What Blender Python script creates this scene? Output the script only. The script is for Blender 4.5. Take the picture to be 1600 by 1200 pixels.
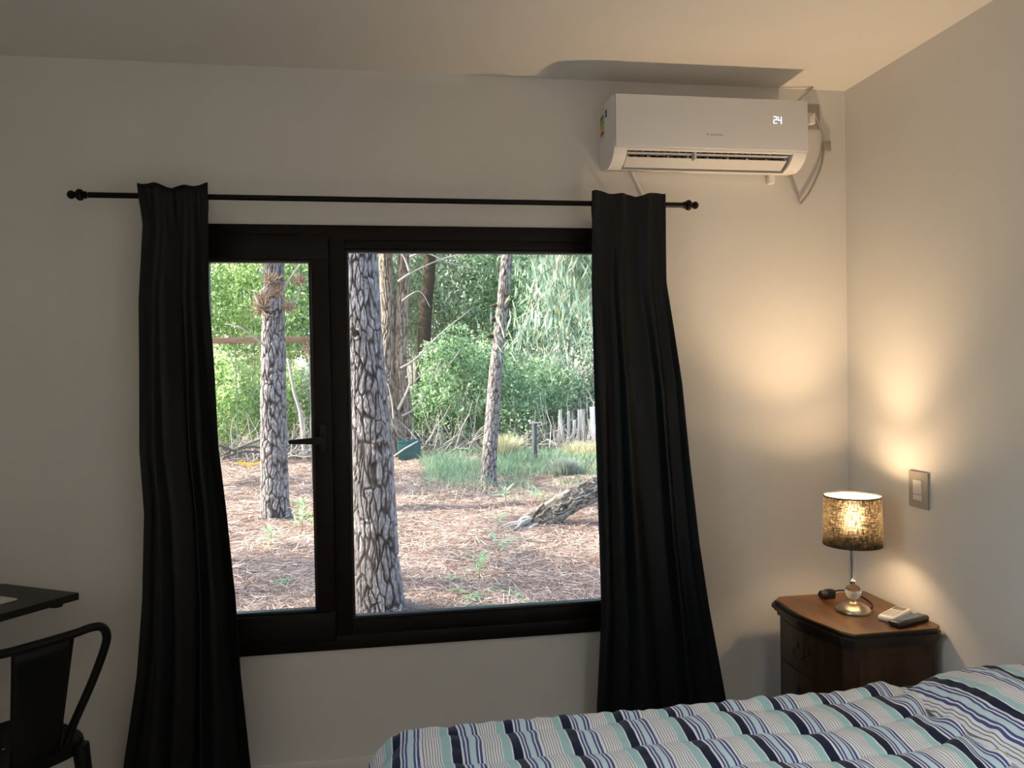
import bpy, bmesh, math, random
import numpy as np
from mathutils import Vector, Matrix, noise
PI = math.pi
for o in list(bpy.data.objects): bpy.data.objects.remove(o)
SC = bpy.context.scene
COL = SC.collection
rng = np.random.default_rng(7)
random.seed(7)

# ------------------------------------------------------------------ camera
FPX, YAW, PITCH, ROLL = 1236.0, math.radians(9.08), math.radians(-1.0), math.radians(-0.97)
CAM = np.array([0.0, -2.88, 1.45])
_f = np.array([math.sin(YAW)*math.cos(PITCH), math.cos(YAW)*math.cos(PITCH), math.sin(PITCH)])
_r = np.array([math.cos(YAW), -math.sin(YAW), 0.0]); _u = np.cross(_r, _f)
R_ = _r*math.cos(ROLL)+_u*math.sin(ROLL); U_ = -_r*math.sin(ROLL)+_u*math.cos(ROLL)
cd = bpy.data.cameras.new('camera'); cam = bpy.data.objects.new('camera', cd); COL.objects.link(cam)
cd.sensor_width = 36; cd.lens = 36*FPX/1600; cd.clip_start = 0.02; cd.clip_end = 300
cam.matrix_world = Matrix(((R_[0],U_[0],-_f[0],CAM[0]),(R_[1],U_[1],-_f[1],CAM[1]),(R_[2],U_[2],-_f[2],CAM[2]),(0,0,0,1)))
SC.camera = cam
def AT(px, py, ax, val):                       # pixel of the photograph -> point on a real plane
    d = R_*((px-800)/FPX) - U_*((py-600)/FPX) + _f
    i = 'xyz'.index(ax)
    return CAM + d*((val-CAM[i])/d[i])

# ------------------------------------------------------------------ light
SC.view_settings.view_transform = 'Standard'; SC.view_settings.look = 'None'
SC.view_settings.gamma = 1.0; SC.view_settings.use_curve_mapping = False
SC.view_settings.exposure = 0.0
SUN_DIR = Vector((-0.88, 0.06, 0.58)).normalized()   # towards the sun
W = bpy.data.worlds.new('sky'); SC.world = W; W.use_nodes = True
wn = W.node_tree.nodes; wl = W.node_tree.links; wn.clear()
sk = wn.new('ShaderNodeTexSky'); sk.sky_type = 'NISHITA'; sk.sun_disc = False
sk.sun_elevation = math.asin(SUN_DIR.z); sk.sun_rotation = math.atan2(SUN_DIR.x, SUN_DIR.y)
sk.air_density = 1.0; sk.dust_density = 2.0
bgn = wn.new('ShaderNodeBackground'); bgn.inputs['Strength'].default_value = 0.80
wo = wn.new('ShaderNodeOutputWorld')
wl.new(sk.outputs[0], bgn.inputs[0]); wl.new(bgn.outputs[0], wo.inputs[0])
sl = bpy.data.lights.new('sun', 'SUN'); sl.energy = 15.0; sl.angle = math.radians(0.6); sl.color = (1.0, 0.92, 0.80)
so = bpy.data.objects.new('sun', sl); COL.objects.link(so)
so.rotation_euler = SUN_DIR.to_track_quat('Z', 'Y').to_euler(); so.location = (-20, 8, 16)
ZC_ = 2.525
LAMP_POWER = 200.0; LAMP_BEAM = 37.0
# fill lights added to brighten the room, and sky portal at the front window
def area(name, loc, rot, sx, sy, power, color, portal=False):
    l = bpy.data.lights.new(name, 'AREA'); l.shape = 'RECTANGLE'; l.size = sx; l.size_y = sy; l.energy = power; l.color = color
    if portal: l.cycles.is_portal = True
    o = bpy.data.objects.new(name, l); COL.objects.link(o); o.location = loc; o.rotation_euler = rot
area('side_window_daylight', (-2.58, -3.1, 1.85), (PI/2, 0, -PI/2), 1.5, 1.05, 13.0, (0.80, 0.92, 1.0))
area('ceiling_light_glow', (1.05, -2.9, ZC_-.075), (0, 0, 0), 0.36, 0.36, 22.0, (0.92, 0.97, 1.0))
bpy.data.lights['ceiling_light_glow'].spread = math.radians(118)
area('front_window_portal', (0.07, 0.24, 1.22), (-PI/2, 0, 0), 1.7, 1.6, 1.0, (1, 1, 1), True)

# ------------------------------------------------------------------ helpers
class MB:
    def __init__(s): s.v = []; s.f = []
    def add(s, V, F):
        b = len(s.v); s.v += [tuple(map(float, p)) for p in V]; s.f += [tuple(i+b for i in q) for q in F]; return s
    def box(s, x0, x1, y0, y1, z0, z1, bev=0.0, seg=2):
        if bev <= 0:
            V = [(x0,y0,z0),(x1,y0,z0),(x1,y1,z0),(x0,y1,z0),(x0,y0,z1),(x1,y0,z1),(x1,y1,z1),(x0,y1,z1)]
            return s.add(V, [(0,3,2,1),(4,5,6,7),(0,1,5,4),(1,2,6,5),(2,3,7,6),(3,0,4,7)])
        bm = bmesh.new(); bmesh.ops.create_cube(bm, size=1)
        for v in bm.verts: v.co = ((x0+x1)/2+v.co.x*(x1-x0), (y0+y1)/2+v.co.y*(y1-y0), (z0+z1)/2+v.co.z*(z1-z0))
        bmesh.ops.bevel(bm, geom=bm.edges[:], offset=bev, segments=seg, profile=0.5, affect='EDGES')
        bm.verts.index_update()
        s.add([v.co for v in bm.verts], [[v.index for v in f.verts] for f in bm.faces]); bm.free(); return s
    def tube(s, pts, r, n=10, cap=True, flat=None):
        P = [Vector(p) for p in pts]; m = len(P)
        rr = r if hasattr(r, '__len__') else [r]*m
        b = len(s.v); prev = None
        for i, p in enumerate(P):
            t = (P[min(i+1,m-1)]-P[max(i-1,0)]).normalized()
            if prev is None:
                a = Vector((0,0,1)) if abs(t.z) < 0.9 else Vector((1,0,0))
                x = t.cross(a).normalized()
            else: x = (prev - t*prev.dot(t)).normalized()
            prev = x; y = t.cross(x)
            for k in range(n):
                an = 2*PI*k/n
                s.v.append(tuple(p + (x*math.cos(an)+y*math.sin(an))*rr[i]))
        for i in range(m-1):
            for k in range(n):
                s.f.append((b+i*n+k, b+i*n+(k+1)%n, b+(i+1)*n+(k+1)%n, b+(i+1)*n+k))
        if cap:
            s.f.append(tuple(b+k for k in range(n))[::-1]); s.f.append(tuple(b+(m-1)*n+k for k in range(n)))
        return s
    def lathe(s, prof, c=(0,0,0), n=32, axis='z', cap=True):
        b = len(s.v)
        for r, z in prof:
            for k in range(n):
                a = 2*PI*k/n; p = (r*math.cos(a), r*math.sin(a), z)
                if axis == 'x': p = (p[2], p[0], p[1])
                if axis == 'y': p = (p[1], p[2], p[0])
                s.v.append((c[0]+p[0], c[1]+p[1], c[2]+p[2]))
        m = len(prof)
        for i in range(m-1):
            for k in range(n):
                s.f.append((b+i*n+k, b+i*n+(k+1)%n, b+(i+1)*n+(k+1)%n, b+(i+1)*n+k))
        if cap:
            s.f.append(tuple(b+k for k in range(n))[::-1]); s.f.append(tuple(b+(m-1)*n+k for k in range(n)))
        return s
    def prism(s, poly, z0, z1):
        n = len(poly); V = [(x,y,z0) for x,y in poly]+[(x,y,z1) for x,y in poly]
        return s.add(V, [tuple(range(n))[::-1], tuple(range(n,2*n))]+[(i,(i+1)%n,n+(i+1)%n,n+i) for i in range(n)])
    def prismx(s, poly, x0, x1):                # poly of (y, z) run along X
        n = len(poly); V = [(x0,y,z) for y,z in poly]+[(x1,y,z) for y,z in poly]
        return s.add(V, [tuple(range(n))[::-1], tuple(range(n,2*n))]+[(i,(i+1)%n,n+(i+1)%n,n+i) for i in range(n)])
    def xform(s, M): s.v = [tuple(M @ Vector(p)) for p in s.v]; return s
    def build(s, name, mat, parent=None, smooth=True, ang=35, loc=None):
        me = bpy.data.meshes.new(name); me.from_pydata(s.v, [], s.f)
        bm = bmesh.new(); bm.from_mesh(me); bmesh.ops.recalc_face_normals(bm, faces=bm.faces); bm.to_mesh(me); bm.free()
        return link(name, me, mat, parent, smooth, ang)
def link(name, me, mat, parent=None, smooth=True, ang=35):
    if smooth:
        me.shade_smooth()
        if ang < 170: me.set_sharp_from_angle(angle=math.radians(ang))
    if mat: me.materials.append(mat)
    o = bpy.data.objects.new(name, me); COL.objects.link(o)
    if parent is not None: o.parent = parent; o.matrix_parent_inverse = parent.matrix_basis.inverted()
    return o
def npmesh(name, V, F, attrs=None, smooth=True):
    V = np.asarray(V, np.float32); F = np.asarray(F, np.int32); me = bpy.data.meshes.new(name)
    k = F.shape[1]
    me.vertices.add(len(V)); me.vertices.foreach_set('co', V.ravel())
    me.loops.add(F.size); me.loops.foreach_set('vertex_index', F.ravel())
    me.polygons.add(len(F)); me.polygons.foreach_set('loop_start', np.arange(0, F.size, k, dtype=np.int32))
    for nm, (dom, arr) in (attrs or {}).items():
        a = me.attributes.new(nm, 'FLOAT', dom); a.data.foreach_set('value', np.asarray(arr, np.float32))
    me.update(calc_edges=True)
    if smooth: me.shade_smooth()
    return me
def thing(name, label, cat, loc=(0,0,0), group=None):
    o = bpy.data.objects.new(name, None); COL.objects.link(o); o.location = loc; o.empty_display_size = 0.1
    tag(o, label, cat, group); return o
def tag(o, label, cat, group=None):
    o['label'] = label; o['category'] = cat
    if group: o['group'] = group
    return o
def struct(o): o['kind'] = 'structure'; return o
def stuff(o): o['kind'] = 'stuff'; return o

# ------------------------------------------------------------------ materials
def mat(name, col=(0.8,0.8,0.8), rough=0.5, metal=0.0, spec=0.5, **kw):
    m = bpy.data.materials.new(name); m.use_nodes = True; b = m.node_tree.nodes['Principled BSDF']
    b.inputs['Base Color'].default_value = (*col, 1); b.inputs['Roughness'].default_value = rough
    b.inputs['Metallic'].default_value = metal; b.inputs['Specular IOR Level'].default_value = spec
    for k, v in kw.items(): b.inputs[k.replace('_', ' ')].default_value = v
    return m
def N(m, t, **kw):
    n = m.node_tree.nodes.new(t)
    for k, v in kw.items():
        if k in n.inputs: n.inputs[k].default_value = v
        else: setattr(n, k, v)
    return n
def L(m, a, b): m.node_tree.links.new(a, b)
def P(m): return m.node_tree.nodes['Principled BSDF']
def ramp(m, stops, interp='LINEAR'):
    r = N(m, 'ShaderNodeValToRGB'); cr = r.color_ramp; cr.interpolation = interp
    while len(cr.elements) < len(stops): cr.elements.new(0.5)
    for e, (p, c) in zip(cr.elements, sorted(stops, key=lambda s: s[0])): e.position = p; e.color = (*c, 1)
    return r
def noise_col(m, stops, scale=(1,1,1), nscale=5.0, detail=6.0, bump=0.0, bdist=0.01, coord='Object', dist=0.0):
    tc = N(m, 'ShaderNodeTexCoord'); mp = N(m, 'ShaderNodeMapping'); mp.inputs['Scale'].default_value = scale
    nz = N(m, 'ShaderNodeTexNoise', Scale=nscale, Detail=detail, Distortion=dist)
    L(m, tc.outputs[coord], mp.inputs[0]); L(m, mp.outputs[0], nz.inputs['Vector'])
    if stops:
        r = ramp(m, stops); L(m, nz.outputs['Fac'], r.inputs[0]); L(m, r.outputs[0], P(m).inputs['Base Color'])
    if bump:
        bp = N(m, 'ShaderNodeBump', Strength=bump, Distance=bdist); L(m, nz.outputs['Fac'], bp.inputs['Height']); L(m, bp.outputs[0], P(m).inputs['Normal'])
    return m
M = {}
M['wall'] = noise_col(mat('wall_paint', rough=0.75, spec=0.2), [(0.3,(0.715,0.695,0.66)),(0.7,(0.755,0.735,0.70))], nscale=2.2, detail=8, bump=0.25, bdist=0.012)
M['ceil'] = noise_col(mat('ceiling_paint', rough=0.8, spec=0.2), [(0.3,(0.74,0.715,0.675)),(0.7,(0.78,0.755,0.715))], nscale=1.5, detail=8, bump=0.15, bdist=0.012)
M['floor'] = noise_col(mat('floor_tile', rough=0.35), [(0.3,(0.33,0.27,0.22)),(0.7,(0.42,0.35,0.29))], nscale=4)
M['frame'] = noise_col(mat('dark_window_frame', rough=0.5, spec=0.25), [(0.35,(0.003,0.0015,0.001)),(0.7,(0.0075,0.0035,0.002))], scale=(1,1,14), nscale=8)
M['bead'] = mat('glazing_bead_rubber', (0.03,0.03,0.035), 0.4)
M['black'] = mat('black_metal', (0.003,0.003,0.0035), 0.42, 0.0, 0.22)
M['blackp'] = mat('black_plastic', (0.007,0.007,0.008), 0.45, 0, 0.3)
M['desk'] = noise_col(mat('dark_desk_wood', rough=0.4, spec=0.35), [(0.3,(0.004,0.003,0.0025)),(0.7,(0.010,0.008,0.006))], scale=(10,1,1), nscale=4)
M['paper'] = mat('paper', (0.74,0.73,0.69), 0.8)
M['acwhite'] = mat('air_conditioner_plastic', (0.80,0.79,0.78), 0.33, 0, 0.5)
M['acgray'] = mat('louvre_plastic', (0.62,0.62,0.62), 0.45)
M['acdark'] = mat('outlet_cavity', (0.02,0.02,0.02), 0.6)
M['acline'] = mat('panel_seam_grey', (0.35,0.34,0.33), 0.5)
M['cable'] = mat('grey_cable', (0.40,0.38,0.35), 0.5)
M['brass'] = noise_col(mat('brushed_metal', rough=0.30, metal=1.0), [(0.3,(0.42,0.37,0.28)),(0.7,(0.60,0.54,0.43))], scale=(1,1,30), nscale=6)
M['chrome'] = mat('polished_metal', (0.68,0.65,0.60), 0.16, 1.0)
M['plate'] = mat('switch_plate_champagne', (0.36,0.33,0.29), 0.45)
M['rocker'] = mat('switch_rocker_white', (0.72,0.69,0.64), 0.4)
M['remw'] = mat('white_remote_plastic', (0.78,0.77,0.75), 0.35)
M['remb'] = mat('black_remote_plastic', (0.014,0.014,0.016), 0.35)
M['btn'] = mat('grey_buttons', (0.42,0.42,0.42), 0.5)
M['btnb'] = mat('blue_grey_buttons', (0.10,0.15,0.22), 0.5)
M['lcd'] = mat('lcd', (0.10,0.11,0.10), 0.2)
M['mattress'] = mat('mattress_cloth', (0.6,0.58,0.55), 0.9)
M['bedwood'] = noise_col(mat('bed_base_wood', rough=0.5), [(0.3,(0.05,0.03,0.02)),(0.7,(0.09,0.055,0.035))], scale=(1,8,8), nscale=4)
def emis(name, col, st):
    m = bpy.data.materials.new(name); m.use_nodes = True; nt = m.node_tree; nt.nodes.clear()
    e = nt.nodes.new('ShaderNodeEmission'); e.inputs[0].default_value = (*col,1); e.inputs[1].default_value = st
    o = nt.nodes.new('ShaderNodeOutputMaterial'); nt.links.new(e.outputs[0], o.inputs[0]); return m
M['bulb'] = emis('bulb_glow', (1.0,0.69,0.40), LAMP_POWER)
M['digit'] = emis('display_digits', (0.75,0.85,1.0), 2.2)
# nightstand wood
def wood(name, c0, c1, c2, sc=(1,9,9), rough=0.3):
    m = mat(name, rough=rough, spec=0.5)
    tc = N(m,'ShaderNodeTexCoord'); mp = N(m,'ShaderNodeMapping'); mp.inputs['Scale'].default_value = sc
    n1 = N(m,'ShaderNodeTexNoise', Scale=2.2, Detail=9.0, Distortion=1.2); L(m,tc.outputs['Object'],mp.inputs[0]); L(m,mp.outputs[0],n1.inputs['Vector'])
    r = ramp(m,[(0.28,c0),(0.5,c1),(0.72,c2)]); L(m,n1.outputs['Fac'],r.inputs[0])
    n2 = N(m,'ShaderNodeTexNoise', Scale=9.0, Detail=5.0); L(m,tc.outputs['Object'],n2.inputs['Vector'])
    mx = N(m,'ShaderNodeMixRGB', blend_type='MULTIPLY'); mx.inputs[0].default_value = 0.6
    r2 = ramp(m,[(0.35,(0.45,0.42,0.4)),(0.62,(1,1,1))]); L(m,n2.outputs['Fac'],r2.inputs[0])
    L(m,r.outputs[0],mx.inputs[1]); L(m,r2.outputs[0],mx.inputs[2]); L(m,mx.outputs[0],P(m).inputs['Base Color'])
    rr = N(m,'ShaderNodeMapRange'); rr.inputs['To Min'].default_value = rough-0.08; rr.inputs['To Max'].default_value = rough+0.2
    L(m,n2.outputs['Fac'],rr.inputs['Value']); L(m,rr.outputs[0],P(m).inputs['Roughness'])
    return m
M['nwood'] = wood('nightstand_veneer', (0.016,0.006,0.0025),(0.036,0.015,0.006),(0.060,0.027,0.011), sc=(9,9,1.3))
M['ntop'] = wood('nightstand_top_veneer', (0.060,0.027,0.009),(0.120,0.055,0.019),(0.18,0.088,0.033), sc=(7,1.4,7), rough=0.32)
M['nmould'] = mat('dark_moulding_lacquer', (0.012,0.008,0.005), 0.28)
# window glass: clear sheet with a faint reflection
def glass_sheet():
    m = bpy.data.materials.new('window_glass'); m.use_nodes = True; nt = m.node_tree; nt.nodes.clear()
    t = nt.nodes.new('ShaderNodeBsdfTransparent'); t.inputs[0].default_value = (0.97,0.985,0.98,1)
    g = nt.nodes.new('ShaderNodeBsdfGlossy'); g.inputs['Roughness'].default_value = 0.0
    fr = nt.nodes.new('ShaderNodeFresnel'); fr.inputs[0].default_value = 1.45
    mx = nt.nodes.new('ShaderNodeMixShader'); o = nt.nodes.new('ShaderNodeOutputMaterial')
    nt.links.new(fr.outputs[0], mx.inputs[0]); nt.links.new(t.outputs[0], mx.inputs[1]); nt.links.new(g.outputs[0], mx.inputs[2]); nt.links.new(mx.outputs[0], o.inputs[0])
    return m
M['glass'] = glass_sheet()
M['crystal'] = mat('crystal', (0.95,0.95,0.93), 0.02, 0, 0.5, Transmission_Weight=1.0, IOR=1.5)
# curtain
def curtain_mat():
    m = mat('blackout_curtain_cloth', (0.0028,0.004,0.005), 0.50, 0, 0.30)
    tc = N(m,'ShaderNodeTexCoord'); w = N(m,'ShaderNodeTexNoise', Scale=260.0, Detail=2.0); L(m,tc.outputs['Object'],w.inputs['Vector'])
    bp = N(m,'ShaderNodeBump', Strength=0.08, Distance=0.002); L(m,w.outputs['Fac'],bp.inputs['Height']); L(m,bp.outputs[0],P(m).inputs['Normal'])
    return m
M['curtain'] = curtain_mat()
# lampshade fabric: dark slubbed linen that lets some lamp light through
def shade_mat():
    m = bpy.data.materials.new('dark_linen_shade'); m.use_nodes = True; nt = m.node_tree; nt.nodes.clear()
    tc = N(m,'ShaderNodeTexCoord')
    def nz(sc, s, d=3.0):
        mp = N(m,'ShaderNodeMapping'); mp.inputs['Scale'].default_value = sc; n = N(m,'ShaderNodeTexNoise', Scale=s, Detail=d)
        L(m,tc.outputs['UV'],mp.inputs[0]); L(m,mp.outputs[0],n.inputs['Vector']); return n
    a = nz((16,62,1), 1.0); b = nz((120,7,1), 1.0); c = nz((44,100,1), 1.0)
    mul = N(m,'ShaderNodeMath', operation='MULTIPLY'); L(m,a.outputs['Fac'],mul.inputs[0]); L(m,b.outputs['Fac'],mul.inputs[1])
    mul2 = N(m,'ShaderNodeMath', operation='MULTIPLY'); L(m,mul.outputs[0],mul2.inputs[0]); L(m,c.outputs['Fac'],mul2.inputs[1])
    r = ramp(m,[(0.07,(0.002,0.0016,0.0011)),(0.125,(0.016,0.0135,0.0095)),(0.20,(0.060,0.051,0.038))]); L(m,mul2.outputs[0],r.inputs[0])
    d = N(m,'ShaderNodeBsdfDiffuse'); ge = N(m,'ShaderNodeNewGeometry')
    mc = N(m,'ShaderNodeMixRGB'); mc.inputs[1].default_value = (0.016,0.015,0.013,1); mc.inputs[2].default_value = (0.62,0.58,0.50,1)   # white lining inside
    L(m,ge.outputs['Backfacing'],mc.inputs[0]); L(m,mc.outputs[0],d.inputs[0])
    t = N(m,'ShaderNodeBsdfRefraction'); t.inputs['Roughness'].default_value = 1.0; t.inputs['IOR'].default_value = 1.25; L(m,r.outputs[0],t.inputs[0])
    ad = N(m,'ShaderNodeAddShader'); L(m,d.outputs[0],ad.inputs[0]); L(m,t.outputs[0],ad.inputs[1])
    o = N(m,'ShaderNodeOutputMaterial'); L(m,ad.outputs[0],o.inputs[0]); return m
M['shade'] = shade_mat()
# striped bedlinen (u of the cloth's own UV map, in metres)
NAVY=(0.012,0.020,0.050); BLUE=(0.075,0.105,0.27); WHITE=(0.83,0.85,0.87); PALE=(0.60,0.74,0.80); AQUA=(0.40,0.63,0.63); BRN=(0.25,0.20,0.20)
def stripe_mat(name, flip):
    m = mat(name, rough=0.85, spec=0.15, Sheen_Weight=0.1)
    st = [(0,NAVY),(.155,WHITE),(.19,BLUE),(.225,WHITE),(.25,BLUE),(.285,PALE),(.385,BLUE),(.42,WHITE),(.445,BLUE),(.485,WHITE)]
    for k in range(7): st += [(.535+k*.044,BRN),(.535+k*.044+.012,WHITE)]
    st += [(.835,AQUA),(.975,WHITE)]
    uv = N(m,'ShaderNodeUVMap'); sp = N(m,'ShaderNodeSeparateXYZ'); L(m,uv.outputs[0],sp.inputs[0])
    nz = N(m,'ShaderNodeTexNoise', Scale=7.0, Detail=2.0); L(m,uv.outputs[0],nz.inputs['Vector'])
    ma = N(m,'ShaderNodeMath', operation='MULTIPLY_ADD'); L(m,nz.outputs['Fac'],ma.inputs[0]); ma.inputs[1].default_value = 0.018; L(m,sp.outputs[0],ma.inputs[2])
    dv = N(m,'ShaderNodeMath', operation='MULTIPLY'); L(m,ma.outputs[0],dv.inputs[0]); dv.inputs[1].default_value = (-1 if flip else 1)/0.145
    fr = N(m,'ShaderNodeMath', operation='FRACT'); L(m,dv.outputs[0],fr.inputs[0])
    r = ramp(m, st, 'CONSTANT'); L(m,fr.outputs[0],r.inputs[0]); L(m,r.outputs[0],P(m).inputs['Base Color'])
    wv = N(m,'ShaderNodeTexNoise', Scale=900.0, Detail=1.0); L(m,uv.outputs[0],wv.inputs['Vector'])
    bp = N(m,'ShaderNodeBump', Strength=0.15, Distance=0.001); L(m,wv.outputs['Fac'],bp.inputs['Height']); L(m,bp.outputs[0],P(m).inputs['Normal'])
    return m
M['quilt'] = stripe_mat('striped_quilt_cotton', False); M['pillow'] = stripe_mat('striped_pillowcase_cotton', True)
# outdoors
def attr_mat(name, attr, stops, rough=0.8, transl=0.0, nscale=0, spec=0.2):
    m = mat(name, rough=rough, spec=spec); a = N(m,'ShaderNodeAttribute', attribute_name=attr)
    r = ramp(m, stops); src = a.outputs['Fac']
    if nscale:
        tc = N(m,'ShaderNodeTexCoord'); nz = N(m,'ShaderNodeTexNoise', Scale=nscale, Detail=5.0); L(m,tc.outputs['Object'],nz.inputs['Vector'])
        ma = N(m,'ShaderNodeMath', operation='MULTIPLY_ADD'); L(m,nz.outputs['Fac'],ma.inputs[0]); ma.inputs[1].default_value = 0.7
        sb = N(m,'ShaderNodeMath', operation='SUBTRACT'); L(m,src,sb.inputs[0]); sb.inputs[1].default_value = 0.35; L(m,sb.outputs[0],ma.inputs[2]); src = ma.outputs[0]
    L(m,src,r.inputs[0])
    if not transl: L(m,r.outputs[0],P(m).inputs['Base Color']); return m
    nt = m.node_tree; L(m,r.outputs[0],P(m).inputs['Base Color'])
    t = N(m,'ShaderNodeBsdfTranslucent'); hs = N(m,'ShaderNodeHueSaturation'); hs.inputs['Saturation'].default_value = 1.15; hs.inputs['Value'].default_value = 1.3
    L(m,r.outputs[0],hs.inputs['Color']); L(m,hs.outputs[0],t.inputs[0])
    mx = N(m,'ShaderNodeMixShader'); mx.inputs[0].default_value = transl
    L(m,P(m).outputs[0],mx.inputs[1]); L(m,t.outputs[0],mx.inputs[2]); L(m,mx.outputs[0],nt.nodes['Material Output'].inputs[0]); return m
M['leaf_mid'] = attr_mat('green_foliage','tint',[(0,(0.035,0.07,0.035)),(0.4,(0.24,0.38,0.22)),(0.75,(0.47,0.59,0.38)),(1,(0.76,0.82,0.66))],0.38,0.55,spec=0.4)
M['leaf_lime'] = attr_mat('yellow_green_foliage','tint',[(0,(0.12,0.19,0.08)),(0.4,(0.44,0.57,0.28)),(0.75,(0.64,0.74,0.42)),(1,(0.80,0.84,0.60))],0.38,0.55,spec=0.4)
M['leaf_olive'] = attr_mat('olive_foliage','tint',[(0,(0.13,0.17,0.12)),(0.4,(0.42,0.49,0.38)),(0.75,(0.60,0.65,0.52)),(1,(0.78,0.80,0.68))],0.38,0.55,spec=0.4)
M['leaf_euca'] = attr_mat('blue_green_drooping_leaves','tint',[(0,(0.05,0.11,0.08)),(0.4,(0.25,0.38,0.29)),(0.7,(0.48,0.58,0.40)),(0.93,(0.74,0.78,0.58)),(1,(0.62,0.40,0.12))],0.45,0.35,spec=0.5)
M['needle'] = attr_mat('pine_needles','tint',[(0,(0.07,0.12,0.05)),(0.6,(0.16,0.22,0.09)),(1,(0.30,0.34,0.16))],0.6,0.3)
M['litter'] = attr_mat('fallen_pine_needles','tint',[(0,(0.17,0.11,0.09)),(0.4,(0.40,0.28,0.225)),(0.75,(0.60,0.48,0.40)),(1,(0.78,0.71,0.63))],0.8)
M['grassb'] = attr_mat('grass_blades','tint',[(0,(0.09,0.18,0.11)),(0.5,(0.20,0.33,0.21)),(0.8,(0.34,0.44,0.31)),(1,(0.58,0.54,0.42))],0.6,0.35)
M['drygrass'] = attr_mat('dry_grass_blades','tint',[(0,(0.28,0.27,0.16)),(0.5,(0.48,0.46,0.31)),(1,(0.66,0.62,0.46))],0.7,0.3)
M['greygrass'] = attr_mat('grey_green_tuft','tint',[(0,(0.17,0.21,0.17)),(0.5,(0.32,0.36,0.30)),(1,(0.48,0.52,0.44))],0.7,0.3)
M['tuft'] = attr_mat('dead_brown_needles','tint',[(0,(0.16,0.10,0.07)),(0.5,(0.42,0.30,0.21)),(1,(0.70,0.58,0.44))],0.8)
M['bark'] = attr_mat('pine_bark','bark',[(0,(0.025,0.019,0.016)),(0.25,(0.085,0.070,0.064)),(0.6,(0.23,0.21,0.205)),(1,(0.44,0.43,0.43))],0.85,0,nscale=22)
M['bark2'] = attr_mat('brown_stem_bark','bark',[(0,(0.05,0.036,0.026)),(0.4,(0.20,0.155,0.12)),(1,(0.44,0.37,0.30))],0.85,0,nscale=14)
M['deadwood'] = attr_mat('weathered_dead_wood','bark',[(0,(0.025,0.020,0.016)),(0.35,(0.13,0.11,0.09)),(0.7,(0.29,0.265,0.23)),(1,(0.46,0.44,0.40))],0.85,0,nscale=18)
M['twig'] = mat('dry_grey_twig', (0.42,0.37,0.33), 0.8); M['twigdark'] = mat('dark_fallen_stick', (0.11,0.09,0.08), 0.8)
M['stem'] = mat('green_stem', (0.24,0.22,0.12), 0.7)
M['beam'] = noise_col(mat('weathered_beam_wood', rough=0.8), [(0.3,(0.16,0.085,0.05)),(0.7,(0.36,0.22,0.14))], scale=(1,10,10), nscale=5)
M['yellow'] = mat('yellow_plastic', (0.85,0.50,0.02), 0.4)
M['rope'] = mat('green_rope', (0.16,0.24,0.13), 0.8)
M['teal'] = mat('teal_plastic', (0.018,0.085,0.085), 0.5)
M['post'] = noise_col(mat('dark_post_wood', rough=0.8), [(0.3,(0.03,0.032,0.034)),(0.7,(0.09,0.095,0.10))], scale=(9,9,1), nscale=4)
M['palewood'] = noise_col(mat('bleached_fence_wood', rough=0.85), [(0.3,(0.30,0.27,0.25)),(0.7,(0.52,0.50,0.47))], scale=(9,9,1), nscale=4)
M['sheet'] = noise_col(mat('galvanised_sheet', rough=0.5), [(0.3,(0.55,0.60,0.64)),(0.7,(0.72,0.76,0.79))], nscale=3)
M['roof'] = mat('roof_render', (0.4,0.36,0.32), 0.8)
def ground_mat():
    m = mat('pine_litter_soil', rough=0.9, spec=0.1)
    tc = N(m,'ShaderNodeTexCoord')
    n1 = N(m,'ShaderNodeTexNoise', Scale=0.9, Detail=6.0); L(m,tc.outputs['Object'],n1.inputs['Vector'])
    n2 = N(m,'ShaderNodeTexNoise', Scale=40.0, Detail=6.0, Distortion=2.0); L(m,tc.outputs['Object'],n2.inputs['Vector'])
    r1 = ramp(m,[(0.35,(0.27,0.19,0.155)),(0.65,(0.40,0.305,0.255))]); L(m,n1.outputs['Fac'],r1.inputs[0])
    r2 = ramp(m,[(0.3,(0.45,0.42,0.40)),(0.7,(1.15,1.1,1.05))]); L(m,n2.outputs['Fac'],r2.inputs[0])
    mx = N(m,'ShaderNodeMixRGB', blend_type='MULTIPLY'); mx.inputs[0].default_value = 1.0
    L(m,r1.outputs[0],mx.inputs[1]); L(m,r2.outputs[0],mx.inputs[2]); L(m,mx.outputs[0],P(m).inputs['Base Color'])
    bp = N(m,'ShaderNodeBump', Strength=0.6, Distance=0.02); L(m,n2.outputs['Fac'],bp.inputs['Height']); L(m,bp.outputs[0],P(m).inputs['Normal']); return m
M['ground'] = ground_mat()

# ------------------------------------------------------------------ room shell
XC, XL, YB, ZC, GZ = 1.805, -2.45, -4.6, 2.525, -0.30
WX0, WX1, WZ0, WZ1 = -0.70, 0.86, 0.462, 1.974          # window opening
b = MB(); T = 0.20
for (x0,x1,z0,z1) in ((XL-T,WX0,GZ,ZC+.1),(WX1,XC+T,GZ,ZC+.1),(WX0,WX1,GZ,WZ0),(WX0,WX1,WZ1,ZC+.1)): b.box(x0,x1,0,T,z0,z1)
struct(b.build('wall_front', M['wall'], smooth=False))
struct(MB().box(XC,XC+T,YB-T,0,GZ,ZC+.1).build('wall_right', M['wall'], smooth=False))
b = MB(); RY0, RY1, RZ0, RZ1 = -3.9, -2.3, 1.30, 2.42
for (y0,y1,z0,z1) in ((YB-T,RY0,GZ,ZC+.1),(RY1,0,GZ,ZC+.1),(RY0,RY1,GZ,RZ0),(RY0,RY1,RZ1,ZC+.1)): b.box(XL-T,XL,y0,y1,z0,z1)
struct(b.build('wall_left', M['wall'], smooth=False))
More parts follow.
